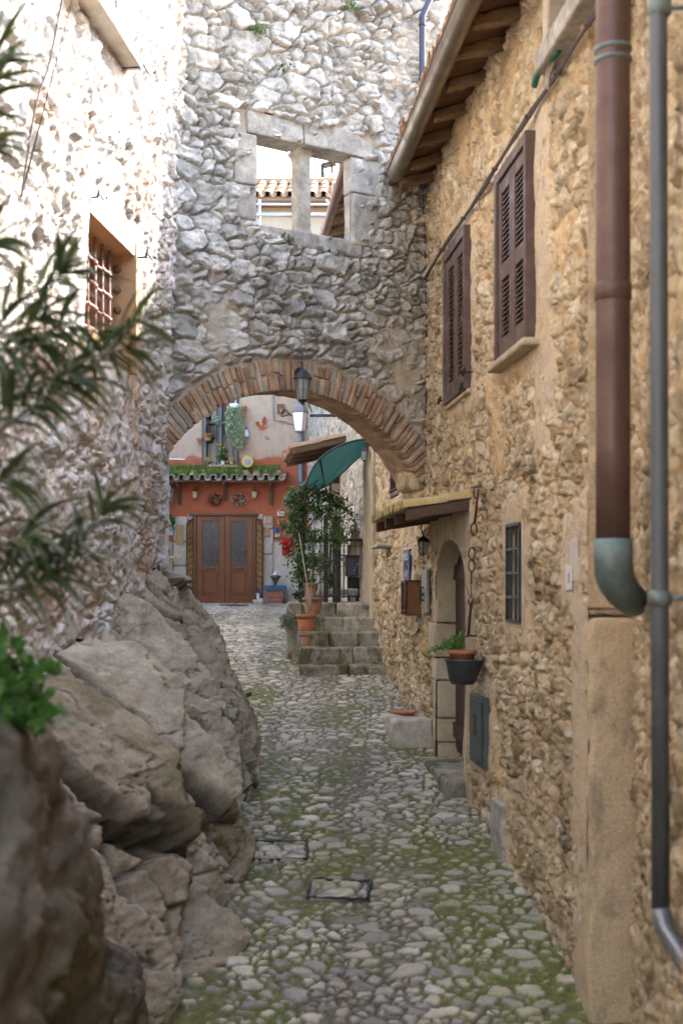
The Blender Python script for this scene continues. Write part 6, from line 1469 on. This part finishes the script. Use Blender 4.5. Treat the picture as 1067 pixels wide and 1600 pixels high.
# ================================================================ oleander
M_STEM = pmat('oleander_stem', (.16, .15, .10), (.10, .09, .06), 10, .7); L_OLE = leaf_mat('oleander_leaf', (.03, .048, .018), (.09, .115, .04), .35, .2)
ol = thing('oleander', (-1.5, 4.1, -.7), 'dark narrow-leaved oleander leaning in from the left edge, out of focus', 'shrub')
def oleaf(NPb, p, d, L, w_, bend, rg):
    d = np.array(d, float); d /= np.linalg.norm(d); s_ = np.cross(d, [0, 0, 1.]); s_ /= np.linalg.norm(s_)+1e-9
    tw = rg.uniform(-.9, .9); upv = np.cross(s_, d); s_ = s_*math.cos(tw)+upv*math.sin(tw)
    n = 8; V = []; pos = np.array(p, float); dd = d.copy()
    for i in range(n+1):
        t_ = i/n; ww = w_*(.10+math.sin(math.pi*min(1, t_*1.02)**.8)*.9)*(1-t_*.1) if t_ < 1 else .0005
        nrm = np.cross(s_, dd); V += [pos-s_*ww+nrm*ww*.35, pos-nrm*ww*.1, pos+s_*ww+nrm*ww*.35]
        pos = pos+dd*L/n; dd = dd+np.array([0, 0, -bend/n]); dd /= np.linalg.norm(dd)
    Q = []
    for i in range(n):
        a = i*3; Q += [[a, a+1, a+4, a+3], [a+1, a+2, a+5, a+4]]
    NPb.add(V, Q, (1, rg.random(), 0))
rg = random.Random(31); st_ = NP(); lv = NP()
def branch(pts, tip_n=16, L=.215, spread=1., from_=.35, dens=5, bend=.9):
    P = smooth_path(pts, 8); st_.tube(P, np.linspace(.009, .003, len(P)), 6)
    nodes = list(range(int(len(P)*from_), len(P)-1, max(1, int((len(P)*(1-from_))/dens))))
    for i in nodes+[len(P)-1]:
        T = P[min(i+1, len(P)-1)]-P[max(i-1, 0)]; T /= np.linalg.norm(T)
        k = 3 if i < len(P)-1 else 7; a0 = rg.random()*6.28
        for j in range(k):
            a = a0+j*6.28/k; X = np.cross(T, [0.1, 1, .2]); X /= np.linalg.norm(X); Y = np.cross(T, X)
            o_ = (.9 if i < len(P)-1 else rg.uniform(.3, .9))*spread
            d = T+(X*math.cos(a)+Y*math.sin(a))*o_*1.1
            oleaf(lv, P[i], d, L*rg.uniform(.75, 1.15), .0118*rg.uniform(.85, 1.2), bend*rg.uniform(.5, 1.5), rg)
B0 = wp(-190, 1270, 4.125)
def W_(px, py, d=3.3): return wp(px, py, d*1.25)
root_l = W_(-110, 900)
st_.tube(smooth_path([B0, W_(-190, 1200), W_(-160, 900), W_(-130, 500), W_(-110, 150)]), np.linspace(.02, .008, 49), 7)
branch([W_(-130, 640), W_(-30, 590), W_(40, 555), W_(100, 505), W_(150, 520)], dens=6, bend=1.2)
branch([W_(-130, 700), W_(-20, 640), W_(60, 600), W_(140, 560, 3.25), W_(195, 545, 3.25)], dens=6, bend=1.2)
branch([W_(-120, 560), W_(-20, 520), W_(35, 470), W_(85, 440), W_(95, 430)], dens=5, bend=.9)
branch([W_(-130, 760), W_(-30, 700), W_(30, 650), W_(80, 615), W_(110, 600)], dens=6, bend=1.3)
branch([W_(-130, 980), W_(-20, 950), W_(50, 920), W_(110, 880), W_(140, 830), W_(160, 800)], dens=7, bend=1.1)
branch([W_(-130, 1000), W_(-60, 960), W_(0, 925), W_(40, 915), W_(70, 900)], dens=5, bend=1.6)
branch([W_(-140, 760), W_(-80, 700), W_(-30, 680), W_(5, 640)], dens=4, bend=1.3)
branch([W_(-140, 200), W_(-70, 150), W_(-30, 120), W_(-8, 90)], dens=4, bend=.5)
branch([W_(-140, 300), W_(-80, 230), W_(-35, 180), W_(-12, 130)], dens=4, bend=.6, tip_n=8)
branch([W_(-140, 420), W_(-90, 300), W_(-50, 250), W_(-30, 225)], dens=3, bend=.8)
branch([W_(-140, 640), W_(-60, 560), W_(20, 545), W_(60, 540)], dens=5, bend=1.4)
branch([W_(150, 570, 3.25), W_(185, 530, 3.25), W_(205, 510, 3.2), W_(215, 505, 3.2)], dens=2, bend=.9)
branch([W_(-120, 560), W_(-40, 530), W_(20, 520), W_(60, 500)], dens=5, bend=1.5)
branch([W_(-130, 860), W_(-60, 800), W_(-10, 760), W_(20, 740)], dens=6, bend=1.6)
branch([W_(-130, 900), W_(-60, 860), W_(0, 850), W_(40, 840)], dens=5, bend=1.7)
branch([W_(-140, 1010), W_(-60, 960), W_(-10, 900), W_(30, 870), W_(90, 850)], dens=7, bend=1.5)
branch([W_(-140, 480), W_(-80, 420), W_(-40, 400), W_(-15, 385)], dens=4, bend=1.2)
st_.build('branch', M_STEM, ol, True); lv.build('foliage', L_OLE, ol, True)
# ================================================================ climber on the landing
cl = thing('climbing_plant', wp(478, 935, 17.3), 'leafy green climber spreading over the railing, poles and mesh beside the steps', 'climber')
rg = np.random.default_rng(12); pts = []
def path_pts(P, n, spread, spr_z=None):
    P = smooth_path(P, 10); i = rg.integers(0, len(P), n); return P[i]+rg.normal(size=(n, 3))*np.array([spread, spread*.7, spr_z or spread])
pts.append(path_pts([wp(470, 905, 17.3), wp(470, 860, 17.3), wp(467, 810, 17.3), wp(466, 768, 17.3)], 900, .07))
pts.append(path_pts([wp(466, 768, 17.3), wp(456, 775, 17.2), wp(447, 788, 17.1)], 110, .035))
pts.append(path_pts([wp(464, 800, 17.3), wp(456, 812, 17.2), wp(450, 830, 17.2)], 160, .05))
pts.append(path_pts([wp(470, 772, 17.4), wp(490, 768, 17.5), wp(510, 775, 17.6), wp(532, 785, 17.7)], 420, .055))
pts.append(path_pts([wp(475, 790, 17.4), wp(495, 795, 17.5), wp(520, 800, 17.6)], 300, .065))
pts.append(path_pts([wp(478, 835, 17.4), wp(500, 838, 17.6), wp(525, 832, 17.7), wp(540, 846, 17.8)], 260, .05))
pts.append(path_pts([wp(524, 780, 18), wp(526, 830, 18), wp(524, 880, 18)], 240, .05))
pts.append(path_pts([wp(532, 790, 17.7), wp(545, 795, 17.9), wp(552, 812, 18)], 70, .05))
pts.append(path_pts([wp(478, 880, 17.2), wp(490, 872, 17.3), wp(498, 880, 17.3)], 110, .05))
leaf_scatter('foliage', np.vstack(pts), .068, leaf_mat('climber_leaf', (.035, .085, .025), (.11, .19, .06), .3), cl, 14, .5, .5)
b = NP()
for P in ([wp(471, 935, 17.3), wp(470, 860, 17.35), wp(471, 760, 17.4)], [wp(484, 920, 17.3), wp(474, 860, 17.3), wp(470, 800, 17.3)], [wp(470, 770, 17.35), wp(500, 768, 17.5), wp(545, 800, 17.9)], [wp(472, 840, 17.4), wp(500, 800, 17.5), wp(525, 790, 17.7)], [wp(525, 930, 18.0), wp(524, 850, 18), wp(526, 780, 18)]):
    b.tube(smooth_path(P), .009, 5)
b.build('stem', M_STEM, cl, True)
b = NP(); b.box(W0, (471-CX)/F_*17.45-.04, (471-CX)/F_*17.45+.04, -.17, 1.4, -17.49, -17.41); cp_ = b.build('pole', M_IRON, None); rebase(cp_); setp(cp_, 'upright dark pole wrapped by the climber, holding the lower tip of the green canopy', 'pole')
b = NP(); b.tube([wp(489, 978, 16.1), wp(478, 900, 16.3), wp(467, 832, 16.5)], .006, 6); setp(rebase(b.build('cane', pmat('pale_cane', (.45, .40, .36), (.36, .31, .27), 8, .7), None)), 'thin pale garden cane leaning from the bright terracotta pot into the climber', 'cane')
# bare shrub in the bright pot, sprigs, basin plant, stair weeds
sb = thing('bare_shrub', wp(483, 962, 16.05), 'leafless pale-stemmed shrub in the bright terracotta pot', 'plant'); b = NP(); rr_ = random.Random(3)
base_ = np.array(wp(483, 964, 16.05))
for k in range(7):
    e_ = np.array(wp(rr_.uniform(472, 494), rr_.uniform(905, 940), 16.05+rr_.uniform(-.06, .06))); mid = (base_+e_)/2+np.array([rr_.uniform(-.02, .02), 0, 0]); b.tube(smooth_path([base_, mid, e_], 4), np.linspace(.008, .003, 9), 5)
b.build('stem', pmat('pale_bark', (.40, .30, .22), (.3, .22, .16), 10, .8), sb, True)
plant(479, 996, 15.75, .035, .05, 26, .08, L_GREEN, 'potted_plant', 'single small green sprig in the smallest pot on the steps', seed=50)
plant(484, 916, 17.3, .10, .10, 110, .08, L_DARK, 'potted_plant', 'dark leaves rising from the pot at the railing corner', seed=51)
plant(452, 968, 16.6, .12, .12, 120, .08, leaf_mat('grey_green_leaf', (.14, .18, .11), (.28, .31, .22)), 'weed_tuft', 'grey-green weed tuft at the left foot of the steps', seed=52)
plant(466, 930, 16.8, .07, .05, 60, .07, L_DARK, 'weed_tuft', 'small dark tuft at the left end of the top step', seed=53)
plant(517, 906, 18.6, .13, .06, 120, .08, L_GREEN, 'potted_plant', 'low green potted leaves on the stone bench behind the railing', seed=54)
plant(504, 880, 18.9, .16, .12, 110, .10, leaf_mat('autumn_leaf', (.30, .16, .05), (.20, .17, .04)), 'potted_plant', 'brown and yellow leaves behind the railing near the dark posts', seed=55)
bp = thing('potted_plant', tr_c, 'spindly green plant leaning left out of the trough in the zinc basin', 'plant'); b = NP(); rg2 = random.Random(6); pp = []
for (ex, ey) in ((722, 990), (714, 1000), (696, 1003), (676, 1015), (708, 1008), (690, 1010), (670, 1018), (719, 996)):
    P = smooth_path([tuple(tr_c), np.array(wp((716+ex)/2, (1015+ey)/2-4, db)), wp(ex, ey, db)], 8); b.tube(P, .003, 4)
    for q in P[6:]:
        for _ in range(3): pp.append(q+np.array([rg2.gauss(0, .010), rg2.gauss(0, .012), rg2.gauss(0, .010)]))
b.build('stem', L_GREEN, bp); leaf_scatter('foliage', np.array(pp), .030, leaf_mat('fresh_leaf', (.08, .20, .03), (.16, .30, .06)), bp, 7, -.2, .6)
# ================================================================ covers let into the cobbles, drains
def cover(x0, x1, y0, y1, label, rot=0.):
    cx_, cy_ = (x0+x1)/2, (y0+y1)/2; t_ = thing('access_cover', (cx_, cy_, float(gz(cy_))), label, 'access cover'); b = NP()
    def Pm(x, y, z=0): x, y = x-cx_, y-cy_; return (cx_+x*math.cos(rot)-y*math.sin(rot), cy_+x*math.sin(rot)+y*math.cos(rot), float(gz(cy_+y))+.016+z)
    c4 = [(x0, y0), (x1, y0), (x1, y1), (x0, y1)]
    for i in range(4):
        a, c = c4[i], c4[(i+1) % 4]
        b.tube([Pm(a[0]+(c[0]-a[0])*f+rnd.uniform(-.006, .006), a[1]+(c[1]-a[1])*f+rnd.uniform(-.006, .006), rnd.uniform(-.010, .004)) for f in np.linspace(0, 1, 9)], .009, 5)
    b.build('frame', M_IRON, t_)
    return t_
cover(-.635, -.245, 9.08, 9.42, 'cobble-filled access cover with a dark steel frame, the farther of the two', .03)
cover(-.215, .185, 8.42, 8.72, 'cobble-filled access cover with a dark steel frame, the nearer of the two', -.12)
dr = thing('drain_grate', (xB(362)*.93, 27, -.33), 'rusty drain grate in the paving before the double door', 'drain'); b = NP()
for k in range(9): x_ = (342-CX)/F_*27.3+k*.068; b.box(W0, x_, x_+.03, -.325, -.30, -27.75, -27.3)
b.build('bar', M_RUST, dr)
# weeds in the arch wall joints
for k, (px, py, r_) in enumerate(((400, 50, .10), (392, 44, .06), (548, 12, .06), (447, 378, .05), (445, 106, .04))):
    u, v = uA(px), zA(px, py); c = FA.pt(u, v, .06); t_ = thing('wall_weed', c, ['largest green weed tuft growing high on the grey arch wall', 'small tuft left of the largest one high on the grey wall', 'weed tuft near the top edge, right on the grey wall', 'small tuft below the stone window opening', 'tiny tuft on the grey wall above the lintels'][k], 'weed')
    leaf_ball('foliage', c, r_*1.6, .05, r_*.7, int(700*r_), .04, L_GREEN, t_, 60+k)
